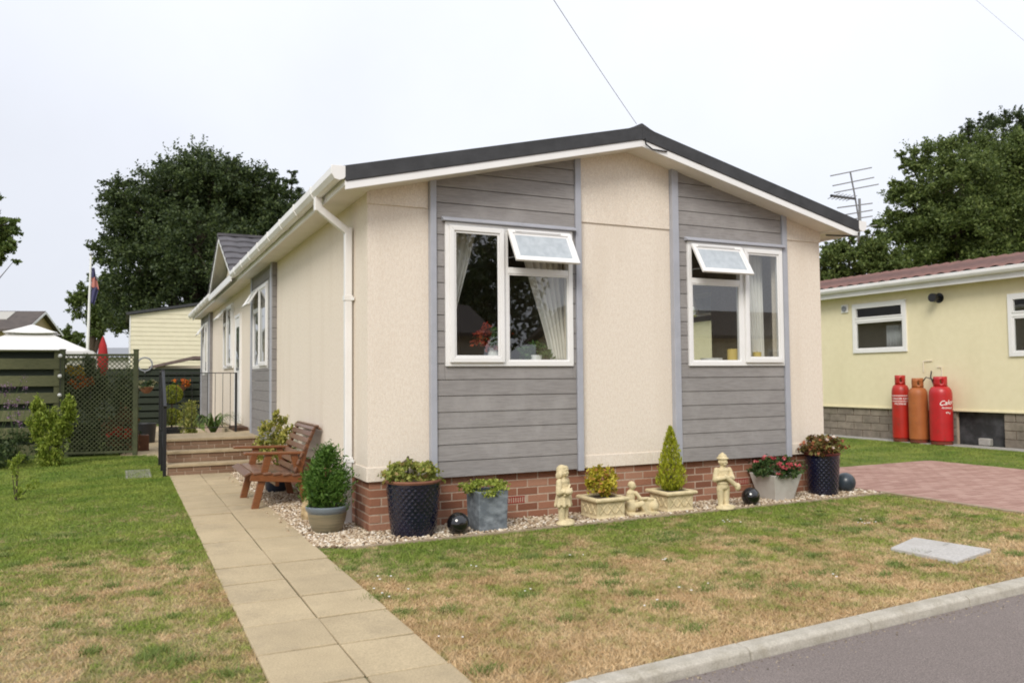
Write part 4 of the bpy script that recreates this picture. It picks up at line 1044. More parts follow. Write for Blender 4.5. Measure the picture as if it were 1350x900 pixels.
for x_ in (0, TW):
    q = MB(); q.box(x_-.04, x_+.04, -.04, .04, 0, TH_+.06); q.box(x_-.047, x_+.047, -.047, .047, TH_+.0605, TH_+.085); q.build('post', TRELL, t, bevel=.005)
fr = MB(); fr.box(.041, TW-.041, -.018, .018, .05, .09); fr.box(.041, TW-.041, -.018, .018, TH_-.04, TH_); fr.build('frame', TRELL, t, bevel=.004)
la = MB(); s = .080; x0, x1, z0, z1 = .04, TW-.04, .09, TH_-.04
k = -(z1-z0)
while k < (x1-x0):
    for sg in (1, -1):
        a0 = max(0, k); a1 = min(x1-x0, k+(z1-z0))
        if a1 > a0:
            zA, zB = a0-k, a1-k
            if sg < 0: zA, zB = (z1-z0)-zA, (z1-z0)-zB
            yy = -.009 if sg > 0 else .001
            la.bar((x0+a0, yy, z0+zA), (x0+a1, yy, z0+zB), .006, .014, (0, 0, 1))
    k += s
la.build('lattice', TRELL, t)
t = thing('festoon_lights', 'string of small white globe lights down the post left of the trellis', 'lights', (-2.99, 9.50, 0))
for z_ in (1.82, 1.46, 1.12): q = MB(); q.ball((0, 0, z_), .035, 14, 8); q.build('globe', CERAM, t, True)
q = MB(); q.tube([(0, .03, .9), (0.01, .02, 1.4), (0, .03, 1.86)], .006, 6); q.build('cord', IRON, t)
# climbers and flowers behind the trellis
CLM = leafmat('climber_leaf', (.024, .046, .015), (.05, .082, .026), (.11, .145, .05), .3)
ORF = leafmat('orange_petal', (.45, .06, .01), (.60, .14, .02), (.70, .28, .03), .2)
YEF = leafmat('yellow_petal', (.5, .34, .03), (.62, .45, .05), (.7, .55, .12), .2)
REF = leafmat('geranium_petal', (.34, .012, .012), (.46, .025, .02), (.55, .06, .03), .2)
def climb(name, label, boxes, n, size, m, flowers=()):
    t_ = thing(name, label, 'plant', (boxes[0][0], boxes[0][1], 0)); P = []
    o_ = np.array((boxes[0][0], boxes[0][1], 0))
    for (x_, y_, z_, rx, ry, rz) in boxes:
        p, d = clumpy(n, (x_, y_, z_), (rx, ry, rz), 26, .35, .3); P.append(p-o_)
    P = np.concatenate(P); P[:, 2] = np.abs(P[:, 2]); leaves('leaves', P, size, m, t_, aspect=.6)
    for (x_, y_, z_, rx, ry, rz, nn, mm, sz) in flowers:
        p, d = clumpy(nn, (x_, y_, z_), (rx, ry, rz), 10, .3, .4); leaves('blossoms', p-o_, sz, mm, t_, aspect=.8)
    return t_
climb('climbing_plant', 'dense dark climber filling the trellis from behind', [(-2.35, 9.86, .85, .55, .10, .85), (-2.6, 9.88, 1.35, .32, .1, .42), (-1.92, 9.78, .75, .18, .10, .75), (-2.5, 9.80, .3, .4, .08, .3)], 2400, .065, CLM)
climb('flowering_plant', 'orange and yellow blooms at the top left behind the trellis', [(-2.68, 9.74, 1.38, .2, .07, .18)], 300, .05, CLM, [(-2.66, 9.635, 1.36, .17, .03, .10, 700, ORF, .055), (-2.72, 9.635, 1.56, .15, .03, .09, 500, YEF, .055)])
climb('flowering_plant', 'bronze shrub with red geraniums at the lower right behind the trellis', [(-2.0, 9.62, .48, .26, .07, .36)], 1400, .05, leafmat('bronze_shrub', (.09, .045, .02), (.16, .085, .035), (.26, .15, .07), .25), [(-1.98, 9.515, .42, .2, .03, .10, 700, REF, .055)])
# hanging baskets on the far fence
def basket(px, py, y, m, label):
    c = on(px, py, 1, y); t_ = thing('hanging_basket', label, 'hanging basket', c, 0, 'hanging baskets on the dark fence')
    q = MB(); q.lathe([(.06, -.26), (.15, -.18), (.19, -.08), (.17, -.08), (.05, -.22)], 20); q.build('bowl', TERRA, t_, True)
    q = MB(); q.tube([(0, .08, .28), (0, -.02, .30), (-.17, 0, -.08)], .005, 6); q.tube([(0, -.02, .30), (.17, 0, -.08)], .005, 6); q.build('hanger', IRON, t_)
    p, d = clumpy(420, (0, 0, -.02), (.22, .18, .12), 14, .35); leaves('leaves', p, .06, BEG, t_, out=d)
    p, d = clumpy(240, (0, -.06, .0), (.24, .2, .12), 12, .3); leaves('blossoms', p, .048, m, t_, out=d, aspect=.8)
basket(238, 505, 19.2, ORF, 'hanging basket of bright orange flowers above the clipped topiary')
basket(193, 506, 17.5, leafmat('pale_mix_leaf', (.12, .14, .06), (.22, .22, .11), (.36, .30, .20), .25), 'hanging basket of muted pink and green plants just right of the trellis')
c = on(191, 489, 1, 19.45); b = MB()
b.tube([(c.x+.20*math.cos(i*PI/12), 19.45, c.z+.20+.20*math.sin(i*PI/12)) for i in range(25)], .022, 8); b.tube([(c.x, 19.45, c.z-.05), (c.x, 19.45, c.z+.03)], .02, 8)
tag(b.build('ring_ornament', GREYFAR, None, True), 'grey ring ornament standing on top of the dark far fence', 'ornament')
# bushes on the left
BR = leafmat('bright_leaf', (.13, .20, .02), (.25, .33, .04), (.38, .44, .08), .35)
def bush(name, label, base, blobs, n, size, m, **k):
    t_ = thing(name, label, 'shrub', base)
    P = [clumpy(n, (x_, y_, z_), (r_, r_, h_), 14, .35, .3)[0] for x_, y_, z_, r_, h_ in blobs]
    P = np.concatenate(P); P[:, 2] = np.abs(P[:, 2]); leaves('foliage', P, size, m, t_, **k)
    q = MB()
    for x_, y_, z_, r_, h_ in blobs[:6]: q.tube([(x_*.1, y_*.1, 0), (x_*.6, y_*.6, z_*.5), (x_, y_, z_)], [.007, .005, .003], 6)
    q.build('stem', BARK, t_); return t_
bush('upright_shrub', 'bright green upright leafy shrub in front of the fence', (-3.03, 8.1, 0), [(-.02, 0, .40, .25, .42), (-.16, 0, .75, .16, .28), (.17, .05, .72, .17, .32), (.0, .0, .62, .22, .32), (.26, 0, .92, .09, .2), (-.2, 0, .95, .08, .16), (.05, -.05, .2, .16, .25), (.0, .0, .45, .22, .35)], 900, .058, BR, up=1.1, aspect=.34)
bush('sapling', 'small spindly yellow green sapling on the left lawn', (-3.06, 3.9, 0), [(0, 0, .34, .04, .16), (.02, 0, .5, .05, .06), (.14, 0, .17, .09, .07), (-.05, 0, .42, .05, .06), (.02, 0, .1, .05, .08)], 90, .042, BR, up=.8, aspect=.3)
bush('dark_shrub', 'dark green rounded shrub at the left edge of the lawn', (-3.85, 7.9, 0), [(0, 0, .3, .35, .3), (-.2, .2, .45, .3, .3), (.1, .1, .2, .3, .2)], 700, .06, CLM, up=.4)
PUR = leafmat('purple_petal', (.20, .11, .20), (.30, .17, .29), (.40, .26, .38), .2)
for k, (x_, y_, zz, lab) in enumerate(((-3.95, 8.9, 1.52, 'tallest purple flowered plant on thin stems in front of the fence'), (-3.55, 8.7, 1.05, 'shorter purple flowered plant on thin stems left of the bright shrub'))):
    t = thing('verbena', lab, 'plant', (x_, y_, 0), 0, 'purple flowering plants by the fence'); q = MB(); P = []
    for i in range(14):
        a = rnd.uniform(0, 6.3); r_ = rnd.uniform(.1, .5); h_ = zz*rnd.uniform(.55, 1.0); e = (r_*math.cos(a), r_*.5*math.sin(a), h_)
        q.tube([(0, 0, 0), (e[0]*.5, e[1]*.5, h_*.6), e], .004, 5); P.append(np.array(e)+rng.normal(size=(26, 3))*.028)
    q.build('stem', M('green_stem', (.07, .11, .03), .7), t); leaves('blossoms', np.concatenate(P), .020, PUR, t, aspect=.9)
    p, d = clumpy(500, (0, 0, .25), (.35, .2, .3), 16, .35, .2); p[:, 2] = np.abs(p[:, 2]); leaves('leaves', p, .07, CLM, t, up=.5, aspect=.3)
# wire grate on the lawn near the steps
g = MB(); c = on(183, 624, 2, .01)
for i in range(6): g.bar((c.x-.18, c.y-.5+.2*i, .010), (c.x+.16, c.y-.5+.2*i, .010), .012, .010)
for xx in (-.16, .14): g.bar((c.x+xx, c.y-.52, .004), (c.x+xx, c.y+.52, .004), .008, .008)
tag(g.build('wire_grate', CONC), 'pale wire grate lying on the lawn left of the steps', 'grate')
# concrete cover in the front lawn
cv = thing('inspection_cover', 'pale concrete slab cover with two lifting slots set in the front lawn', 'cover', (0, 0, 0))
A = [on(1174, 726, 2, 0), on(1205, 712, 2, 0), on(1307, 728, 2, 0), on(1262, 744, 2, 0)]
q = MB(); q.prism([(p.x, p.y) for p in A], lambda x, y: (x, y, -.03), lambda x, y: (x, y, .028)); q.build('slab', COVER, cv, bevel=.008)
q = MB(); ux = (A[1]-A[0]).normalized()
for f in ((A[0]+A[3])/2+(A[2]-A[3])*.16, (A[1]+A[2])/2-(A[2]-A[3])*.16): q.bar(Vector((f.x, f.y, .0285))-ux*.05, Vector((f.x, f.y, .0285))+ux*.05, .02, .005)
q.build('lifting_slot', CONC, cv)

# ------------------------------------------------------------------ neighbour's yellow park home
NX = 12.55
nb = thing('park_home', 'pale yellow park home with brown roof on the right', 'house', (NX, 0, 0))
N0, N1 = -7.0, 14.5; NH = [(4.385, 5.74, 1.83, 2.905), (.85, 2.265, 1.665, 2.80)]
b = MB(); yc = N0
for y0, y1, z0, z1 in sorted(NH):
    b.box(0, .12, yc, y0, .655, 3.12); b.box(0, .12, y0, y1, .655, z0); b.box(0, .12, y0, y1, z1, 3.12); yc = y1
b.box(0, .12, yc, N1, .655, 3.12); b.box(.12, 5.0, N1-.12, N1, .655, 3.12); b.box(.12, 5.0, N0, N0+.12, .655, 3.12); b.box(5.0, 5.12, N0, N1, .655, 3.12)
b.build('wall', NWALL, nb)
b = MB(); b.box(-.022, -.0005, N0, N1, .64, .675); b.build('base_trim', NWALL, nb, bevel=.004)
b = MB(); bR = MB(); vy0, vy1 = 2.44, 3.38
for r in range(4):
    z0 = r*.158; y = N0-(r % 2)*.22
    while y < N1:
        y0, y1 = max(y, N0), min(y+.44, N1)
        for s0, s1 in ([(y0, y1)] if y1 < vy0 or y0 > vy1 else [(y0, vy0), (vy1, y1)]):
            if s1-s0 > .04: (b if s1 <= vy0+.01 else bR).box(.02+rnd.uniform(0, .008), .12, s0+.005, s1-.005, z0+.005, z0+.153)
        y += .45
b.build('plinth', NBLOCK, nb, bevel=.008); bR.build('plinth', NBLOCK, nb, bevel=.008)
b = MB(); b.box(.05, .11, N0, vy0, 0, .64); b.box(.05, .11, vy1, N1, 0, .64); b.build('plinth_mortar', MORTAR, nb)
b = MB(); b.box(.14, .18, vy0-.05, vy1+.05, 0, .64); b.build('access_panel', M('grimy_panel', (.03, .03, .032), .8, (.10, .10, .11), 3.5, 6, .42, .72), nb)
b = MB(); b.box(.02, .13, 2.72, 2.95, .012, .15); b.build('vent_stone', CONC, nb, bevel=.02)
for y0, y1, z0, z1, frac in ((4.385, 5.74, 1.83, 2.905, .66), (.85, 2.265, 1.665, 2.80, .66)):
    X = wmat((-.01, y1, z0), (0, -1), (-1, 0)); f = MB(); ww, hh = y1-y0, z1-z0; ring(f, 0, ww, 0, hh, .075, -.05, .025); f.box(.076, ww-.076, -.045, .02, hh*frac-.035, hh*frac+.035); ring(f, .076, ww-.076, .076, hh*frac-.036, .03, -.03, .012); ring(f, .076, ww-.076, hh*frac+.036, hh-.076, .03, -.03, .03)
    wn = f.build('window', WHITE, nb, bevel=.004, xf=X)
    for c0, c1 in ((.1, hh*frac-.05), (hh*frac+.05, hh-.1)):
        q = MB(); q.add([(.1, .0, c0), (ww-.1, .0, c0), (ww-.1, .0, c1), (.1, .0, c1)], [(0, 1, 2, 3)]); q.build('pane', GLASS, wn, xf=X)
b = MB(); b.box(2.0, 2.05, N0+.15, N1-.15, .7, 3.0); b.box(.13, 2.0, N0+.15, N1-.15, .68, .72); b.box(.13, 2.0, N0+.15, N1-.15, 3.0, 3.04); b.build('interior', INNER, nb)
b = MB(); b.box(-.24, .0, N0-.2, N1+.2, 3.085, 3.115); b.box(-.262, -.241, N0-.2, N1+.2, 3.06, 3.24); b.build('fascia', WHITE2, nb, bevel=.004)
b = MB(); prof = [(-.262, .06), (-.262, -.04), (-.30, -.058), (-.35, -.045), (-.375, 0), (-.375, .06)]; b.prism([(x, 3.22+z) for x, z in prof], lambda x, z: (x, N0-.2, z), lambda x, z: (x, N1+.2, z)); b.build('gutter', WHITE2, nb, bevel=.004)
# corrugated brown roof
V = []; Fc = []; ys = np.arange(N0-.25, N1+.25, .045); zf = lambda x: 3.275+.225*(x+.30)
rowx = [(-.30, 0), (.55, 0), (.551, .016), (1.4, .016), (1.401, .032), (2.5, .032)]
for x_, l_ in rowx:
    for i, y in enumerate(ys): V.append((x_, y, zf(x_)-l_*1.0+.046*abs(math.sin(y*PI/.27))+(.0)))
n = len(ys)
for j in range(len(rowx)-1):
    for i in range(n-1): Fc.append((j*n+i, j*n+i+1, (j+1)*n+i+1, (j+1)*n+i))
V = np.array(V); V2 = V.copy(); V2[:, 0] = 5.0-V2[:, 0]
V3 = V.copy(); V3[:, 2] -= .05
F_ = np.array(Fc); np_mesh('roof', np.concatenate([V, V2, V3]), np.concatenate([F_, F_[:, ::-1]+len(V), F_[:, ::-1]+2*len(V)]), NROOF, nb)
b = MB(); b.box(-.03, -.0005, 5.86, 6.04, 2.74, 2.92); o = b.build('wall_vent', WHITE, nb, bevel=.005)
b = MB(); b.lathe([(.062, -.0), (.062, .02), (.035, .022), (.03, .012)], 20); b.build('vent_grille', GREYFAR, o, xf=Matrix.Translation((-.031, 5.95, 2.83)) @ Matrix.Rotation(-PI/2, 4, 'Y'))
b = MB(); b.tube([(0, 3.64, 2.86), (-.16, 3.64, 2.86)], .05, 14); b.tube([(-.14, 3.64, 2.86), (-.22, 3.64, 2.86)], .085, 16); b.tube([(-.01, 3.64, 2.86), (-.002, 3.64, 2.86)], .10, 16); b.build('flue', IRON, nb, True)
b = MB(); b.tube([(-.02, 4.02, 1.62), (-.02, 4.02, 1.40)], .008, 6); b.tube([(-.02, 4.02, 1.62), (-.02, 3.82, 1.63)], .008, 6); b.tube([(-.02, 3.62, 1.28), (-.02, 3.62, 1.5), (-.02, 3.72, 1.5)], .008, 6); b.build('gas_pipe', CREAMS, nb)

def net(y0, y1, z0, z1, label):  # grey wavy sheets added behind the panes to stand for their reflections
    V = []; Fc = []; n = 40
    for j in range(2):
        for i in range(n): V.append((NX+.20+.02*math.sin(i*1.3), y0+(y1-y0)*i/(n-1), z0+(z1-z0)*j))
    for i in range(n-1): Fc.append((i, i+1, n+i+1, n+i))
    o_ = np_mesh('reflection_sheet', V, Fc, M('reflection_grey', (.42, .43, .45), .9, (.36, .37, .39), 6), None, True); o_.modifiers.new('t', 'SOLIDIFY').thickness = .004
    tag(o_, label, 'curtain')
net(.9, 2.12, 1.70, 2.52, 'grey sheet added for pane reflections in the yellow home window cut by the right edge')
net(4.5, 5.05, 1.87, 2.40, 'grey sheet added for reflections low in the yellow home window beside the wall vent')
# gas cylinders
def text_mesh(s, size, shear=0.):
    cu = bpy.data.curves.new('lettering', 'FONT'); cu.body = s; cu.size = size; cu.align_x = 'CENTER'; cu.align_y = 'CENTER'; cu.shear = shear; cu.extrude = .0; cu.offset = size*.012
    o = bpy.data.objects.new('lettering', cu); col.objects.link(o); bpy.context.view_layer.update()
    me = bpy.data.meshes.new_from_object(o.evaluated_get(bpy.context.evaluated_depsgraph_get())); bpy.data.objects.remove(o); bpy.data.curves.remove(cu)
    bm = bmesh.new(); bm.from_mesh(me); bmesh.ops.subdivide_edges(bm, edges=[e for e in bm.edges if e.calc_length() > .03], cuts=3); bm.to_mesh(me); bm.free(); return me
def wrap(me, r, z, ang, parent, m=LETTER, tilt=0.):
    for v in me.vertices:
        x, y = v.co.x, v.co.y+v.co.x*tilt; a = ang+x/r
        v.co = ((r+.002)*math.cos(a), (r+.002)*math.sin(a), z+y)
    return link('lettering', me, m, parent)
def bottle(px, py, r, h, m, label, letters=0):
    c = on(px, py, 0, NX-.30); t_ = thing('gas_cylinder', label, 'gas cylinder', (c.x+.02, c.y, .012), 0, 'gas cylinders against the yellow wall')
    q_ = MB(); q_.lathe([(r*.90, 0), (r*.945, .0), (r*.945, .05), (r*.90, .056)], 36); q_.build('foot_ring', M('rusty_foot', (.20, .035, .02), .8, (.12, .045, .025), 14), t_, True)
    b_ = MB(); b_.lathe([(r*.90, .057), (r*.90, .06), (r, .075), (r, h-.36), (r*.985, h-.31), (r*.93, h-.26), (r*.80, h-.215), (r*.62, h-.19), (r*.3, h-.175)], 40); b_.build('body', m, t_, True)
    # collar with hand holes
    n = 40; V = []; Fc = []; rc_ = r*.60; zz = [h-.195, h-.135, h-.065, h]
    for z_ in zz:
        for i in range(n): a = 2*PI*i/n; V.append((rc_*math.cos(a), rc_*math.sin(a), z_))
    for j in range(3):
        for i in range(n):
            if j == 1 and (i % 10) in (4, 5, 6): continue
            Fc.append((j*n+i, j*n+(i+1) % n, (j+1)*n+(i+1) % n, (j+1)*n+i))
    o_ = np_mesh('collar', V, Fc, m, t_, True); md = o_.modifiers.new('t', 'SOLIDIFY'); md.thickness = .012
    b_ = MB(); b_.tube([(0, 0, h-.2), (0, 0, h-.05)], .022, 10); b_.tube([(0, 0, h-.10), (-.06, .02, h-.10)], .016, 8); b_.build('valve', M('brass_valve', (.25, .18, .08), .4, metal=.7), t_, True)
    av = math.atan2(CAM[1]-c.y, CAM[0]-c.x)
    if letters == 1:
        for s_, z_, sz in (('CALOR GAS', h-.47, .060), ('PROPANE', h-.575, .052)): wrap(text_mesh(s_, sz), r, z_, av-.06, t_)
        b_ = MB(); 
        for zl in (h-.415, h-.528):
            for i in range(12): a0 = av-.12-1.0+2.0*i/12; a1 = a0+2.0/12; b_.add([((r+.0015)*math.cos(a), (r+.0015)*math.sin(a), z_) for a, z_ in ((a0, zl), (a1, zl), (a1, zl+.012), (a0, zl+.012))], [(0, 1, 2, 3)])
        b_.build('band', LETTER, t_)
    if letters == 2:
        wrap(text_mesh('Calor', .125, .3), r, h-.50, av+.55, t_, tilt=.12); wrap(text_mesh('PROPANE', .045), r, h-.60, av+.55, t_); wrap(text_mesh('47kg', .05), r, h-.69, av+.62, t_)
    return t_
bottle(1188, 578, .165, 1.33, REDB, 'tall red gas cylinder with white lettering bands at the left of the three', 1)
bottle(1211, 579, .178, 1.27, ORNB, 'dull orange gas cylinder between the two red ones')
bottle(1241, 581, .205, 1.30, REDB2, 'crimson gas cylinder with slanted white lettering nearest the black vent', 2)
c = on(1222, 500, 0, NX-.3)
b = MB(); b.tube([(c.x+.02, c.y+.10, 1.22), (c.x+.0, c.y+.02, 1.30), (c.x+.06, c.y-.08, 1.26), (c.x+.16, c.y-.03, 1.12), (c.x+.22, c.y+.08, 1.30), (c.x+.27, c.y+.10, 1.42)], .012, 8)
tag(b.build('gas_hose', IRON, None, True), 'black gas hose looping above the cylinders to the wall pipe', 'hose')

# ------------------------------------------------------------------ aerial, wires
an = thing('tv_aerial', 'grey television aerial with wide rods on a mast at the right eave', 'aerial', (0, 0, 0))
YA = .9; g = lambda px, py, y=YA: on(px, py, 1, y)
b = MB(); b.tube([g(1131, 318), g(1134, 296), g(1133, 262)], .018, 8); b.tube([g(1132, 306), Vector((EXR-.02, YA, 3.12))], .015, 8); b.build('mast', ALU, an, True)
b = MB(); b.tube([g(1121, 227), g(1127, 258), g(1134, 300)], .011, 8); b.build('boom', ALU, an, True)
b = MB(); b.tube([g(1127, 262), g(1096, 258, YA-.55)], .018, 8); b.build('cross_boom', IRON, an, True)
for (xa, ya_), (xb2, yb2) in (((1095, 232), (1149, 221)), ((1098, 245), (1152, 234)), ((1100, 254), (1158, 243)), ((1104, 274), (1150, 268)), ((1103, 285), (1150, 277)), ((1103, 292), (1150, 285)), ((1104, 303), (1156, 297))):
    q = MB(); q.tube([g(xa, ya_), g(xb2, yb2)], .009, 6); q.build('rod', ALU, an)
for i in range(6):
    p = g(1127, 262).lerp(g(1096, 258, YA-.55), .15+.15*i); q = MB(); q.tube([p+Vector((-.16, -.05, -.06)), p+Vector((.16, .05, .06))], .005, 6); q.build('rod', ALU, an)
b = MB(); b.tube([g(1133, 300), g(1132, 320), Vector((W+.30, OV-.02, 3.02)), Vector((W+.26, OV-.04, 2.975)), Vector((W+.05, -.06, 3.02))], .009, 6); b.build('cable', IRON, an, True)
def wire(P, Q, sag, label):
    pts = [P.lerp(Q, i/24)-Vector((0, 0, sag*4*(i/24)*(1-i/24))) for i in range(25)]; b_ = MB(); b_.tube(pts, .0028, 6)
    return tag(b_.build('overhead_wire', M('wire_sheath', (.24, .24, .25), .6), None, True), label, 'wire')
P0 = Vector((AX-.05, OV+.02, zr(AX)+.03)); P1 = at(735, 0, 6.2); wire(P0, P0+(P1-P0)*2.6, .05, 'thin overhead cable rising from the roof ridge')
P0 = at(1290, 0, 16); P1 = at(1350, 51, 15.5); wire(P0-(P1-P0)*8, P1+(P1-P0)*4, .05, 'thin overhead cable crossing the sky above the right hand trees')
b = MB(); b.tube([(AX+.02, OV-.03, zb(AX)+.01), (AX+.03, OV-.025, zb(AX)-.05), (AX+.12, OV-.012, zb(AX)-.09), (AX+.3, OV-.012, zb(AX+.3)-.02)], .008, 6); b.build('loose_cable', IRON, house, True)

# ------------------------------------------------------------------ left background
gz_ = thing('gazebo', 'white tiered canopy of a garden gazebo behind the green fence', 'gazebo', (-3.75, 13.2, 0))
hw = 1.22
def tent(half0, z0, half1, z1, sag):
    b_ = MB(); n = 10; rings = []
    for j in range(6):
        t_ = j/5; h_ = half0+(half1-half0)*t_; z_ = z0+(z1-z0)*(t_**1.25*(1-sag)+t_*sag); ring_ = []
        for k in range(4):
            a, c_ = [(-1, -1), (1, -1), (1, 1), (-1, 1)][k], [(-1, -1), (1, -1), (1, 1), (-1, 1)][(k+1) % 4]
            for i in range(n):
                u = i/n; dip = .05*(1-t_)*math.sin(PI*u); ring_.append((h_*(a[0]+(c_[0]-a[0])*u), h_*(a[1]+(c_[1]-a[1])*u), z_+dip*0-.02*math.sin(PI*u)*(1-t_)))
        rings.append(ring_)
    vs = sum(rings, []); N = len(rings[0]); fs = []
    for j in range(5): fs += [(j*N+i, j*N+(i+1) % N, (j+1)*N+(i+1) % N, (j+1)*N+i) for i in range(N)]
    b_.add(vs, fs); return b_
o = tent(hw, 1.985, .40, 2.375, .55).build('canopy', CANVAS, gz_, True); o.modifiers.new('t', 'SOLIDIFY').thickness = .01
o = tent(.50, 2.415, .02, 2.60, .5).build('top_tier', CANVAS, gz_, True); o.modifiers.new('t', 'SOLIDIFY').thickness = .01
b = MB()
for k in range(4):
    a, c_ = [(-1, -1), (1, -1), (1, 1), (-1, 1)][k], [(-1, -1), (1, -1), (1, 1), (-1, 1)][(k+1) % 4]
    b.bar((hw*a[0], hw*a[1], 1.92), (hw*c_[0], hw*c_[1], 1.92), .008, .13)
b.build('valance', CANVAS, gz_)
for sx in (-1, 1):
    for sy in (-1, 1): q = MB(); q.tube([(sx*hw*.96, sy*hw*.96, 0), (sx*hw*.96, sy*hw*.96, 1.95)], .025, 8); q.build('post', IRON, gz_)
c = at(136, 443, 19.5); t = thing('garden_parasol', 'closed red garden parasol standing beyond the trellis', 'parasol', (c.x, c.y, 0))
q = MB(); q.lathe([(.05, c.z-.95), (.115, c.z-.80), (.12, c.z-.5), (.085, c.z-.22), (.03, c.z-.05), (.008, c.z)], 14); q.build('canopy', REDC, t, True)
q = MB(); q.tube([(0, 0, 0), (0, 0, c.z-.9)], .022, 8); q.build('pole', ALU, t); q = MB(); q.lathe([(.25, 0), (.25, .05), (.05, .09)], 20); q.build('base', CONC, t)
# flagpole
c = at(120, 337, 30); d = at(113, 480, 30); fp = thing('flagpole', 'tall white flagpole with a limp red and navy flag in front of the big tree', 'flagpole', (d.x, d.y, -.1))
q = MB(); top = Vector((c.x-d.x, c.y-d.y, c.z+.1)); q.tube([(0, 0, 0), top*.5, top], [.06, .05, .035], 10); q.build('pole', WHITE, fp, True); q = MB(); q.ball(top+Vector((0, 0, .05)), .07, 12, 8); q.build('finial', ALU, fp, True)
def flagpart(z0, z1, m, w0, w1, n):
    V = []; Fc = []
    for j in range(9):
        t_ = j/8; z_ = z0+(z1-z0)*t_
        for i in range(9): u = i/8; V.append((top.x*.9+.04+u*(w0+(w1-w0)*t_), top.y*.9+.05*math.sin(u*9+t_*2), z_-.10*u*t_))
    for j in range(8):
        for i in range(8): Fc.append((j*9+i, j*9+i+1, (j+1)*9+i+1, (j+1)*9+i))
    o_ = np_mesh(n, V, Fc, m, fp, True); o_.modifiers.new('t', 'SOLIDIFY').thickness = .01
zt = top.z-.45
flagpart(zt, zt-.35, NAVYC, .10, .16, 'flag_blue_field'); flagpart(zt-.35, zt-.72, M('red_flag_cloth', (.48, .19, .16), .8), .16, .26, 'flag_red_field'); flagpart(zt-.72, zt-1.3, NAVYC, .26, .10, 'flag_blue_field')
# cream boarded home at the back
cb = thing('park_home', 'cream boarded home end wall with dark verge beyond the patio', 'house', (-1.79, 26, 0))
b = MB(); z = .4
zg = lambda x: 3.80+.175*min(x, 5.4-x)
while z < 4.3:
    z1 = z+.165; P = clip([(0, z), (5.4, z), (5.4, z1), (0, z1)], lambda x, zz: 3.80+.175*x-zz); P = clip(P, lambda x, zz: 3.80+.175*(5.4-x)-zz) if len(P) > 2 else P
    if len(P) > 2: b.prism(P, lambda x, zz, z=z: (x, -.014+.014*(zz-z)/.165, zz), lambda x, zz: (x, .1, zz))
    z = z1
b.build('boards', CREAMB, cb)
b = MB(); b.box(.02, 5.38, .1, 9, .4, 3.75); b.build('wall', CREAMB, cb)
b = MB(); b.prism([(-.12, zg(0)-.0), (2.7, zg(2.7)+.02), (5.52, zg(0)), (5.52, zg(0)+.10), (2.7, zg(2.7)+.12), (-.12, zg(0)+.10)], lambda x, z: (x, -.12, z), lambda x, z: (x, 9.1, z)); b.build('roof', ROOFEDGE, cb)
b = MB(); b.box(.1, 5.3, .05, 8.9, 0, .4); b.build('plinth', NBLOCK, cb)
b = MB(); b.box(-.005, .03, -.02, .02, .4, 3.78); b.build('corner_trim', WHITE, cb)
sh = thing('shed', 'low shed with shallow brown roof behind the dark fence', 'shed', (.2, 22.4, 0))
b = MB(); b.box(-1.2, 1.2, -.8, .8, 0, 1.85); b.build('wall', M('shed_wall', (.55, .46, .36), .8), sh)
b = MB(); b.prism([(-1.4, 1.84), (-.1, 2.16), (1.5, 2.16), (1.5, 2.06), (-.1, 2.06), (-1.4, 1.76)], lambda x, z: (x, -1, z), lambda x, z: (x, 1, z)); b.build('roof', M('shed_roof', (.19, .14, .12), .8, (.14, .10, .09), 4), sh)
# brown roofed house far left
c = at(53, 410, 38); bh = thing('bungalow', 'distant bungalow with brown tiled roof and cream gable behind the gazebo', 'house', (c.x, c.y, 0), math.radians(-106))
RZ, EZ, HW = c.z, c.z-.98, 2.15
b = MB(); b.prism([(-HW+.3, 0), (HW-.3, 0), (HW-.3, EZ+.1), (0, RZ-.12), (-HW+.3, EZ+.1)], lambda x, z: (x, -.0, z), lambda x, z: (x, -9.5, z)); b.build('wall', M('gable_wall', (.50, .38, .22), .8), bh)
b = MB()
for s in (-1, 1): b.prism([(0, RZ), (s*HW, EZ), (s*HW, EZ-.10), (0, RZ-.10)], lambda x, z: (x, .25, z), lambda x, z: (x, -9.8, z))
b.build('roof', DROOF, bh)
b = MB()
for s in (-1, 1): b.prism([(0, RZ-.02), (s*HW, EZ-.02), (s*HW, EZ-.13), (0, RZ-.13)], lambda x, z: (x, .27, z), lambda x, z: (x, .25, z))
b.build('bargeboard', WHITE, bh)
b = MB(); rs = lambda x: RZ-(RZ-EZ)*x/HW; b.prism([(.15, rs(.15)-.01), (1.05, rs(1.05)-.01), (1.05, rs(1.05)+.03), (.15, rs(.15)+.03)], lambda x, z: (x, -1.0, z), lambda x, z: (x, -9, z)); b.build('roof_light', M('pale_rooflight', (.42, .40, .36), .5), bh)
c = at(155, 462, 62); fb = thing('far_house', 'far low house with grey roof seen between flagpole and cream home', 'house', (c.x, c.y, 0), -.3)
b = MB(); b.box(-4, 4, -1, 4, 0, c.z-.5); b.build('wall', M('far_house_wall', (.5, .47, .44), .8), fb); b = MB(); b.prism([(-1.4, c.z-.55), (1.5, c.z+.28), (4.4, c.z-.55)], lambda y, z: (-4.3, y, z), lambda y, z: (4.3, y, z)); b.build('roof', GREYFAR, fb)
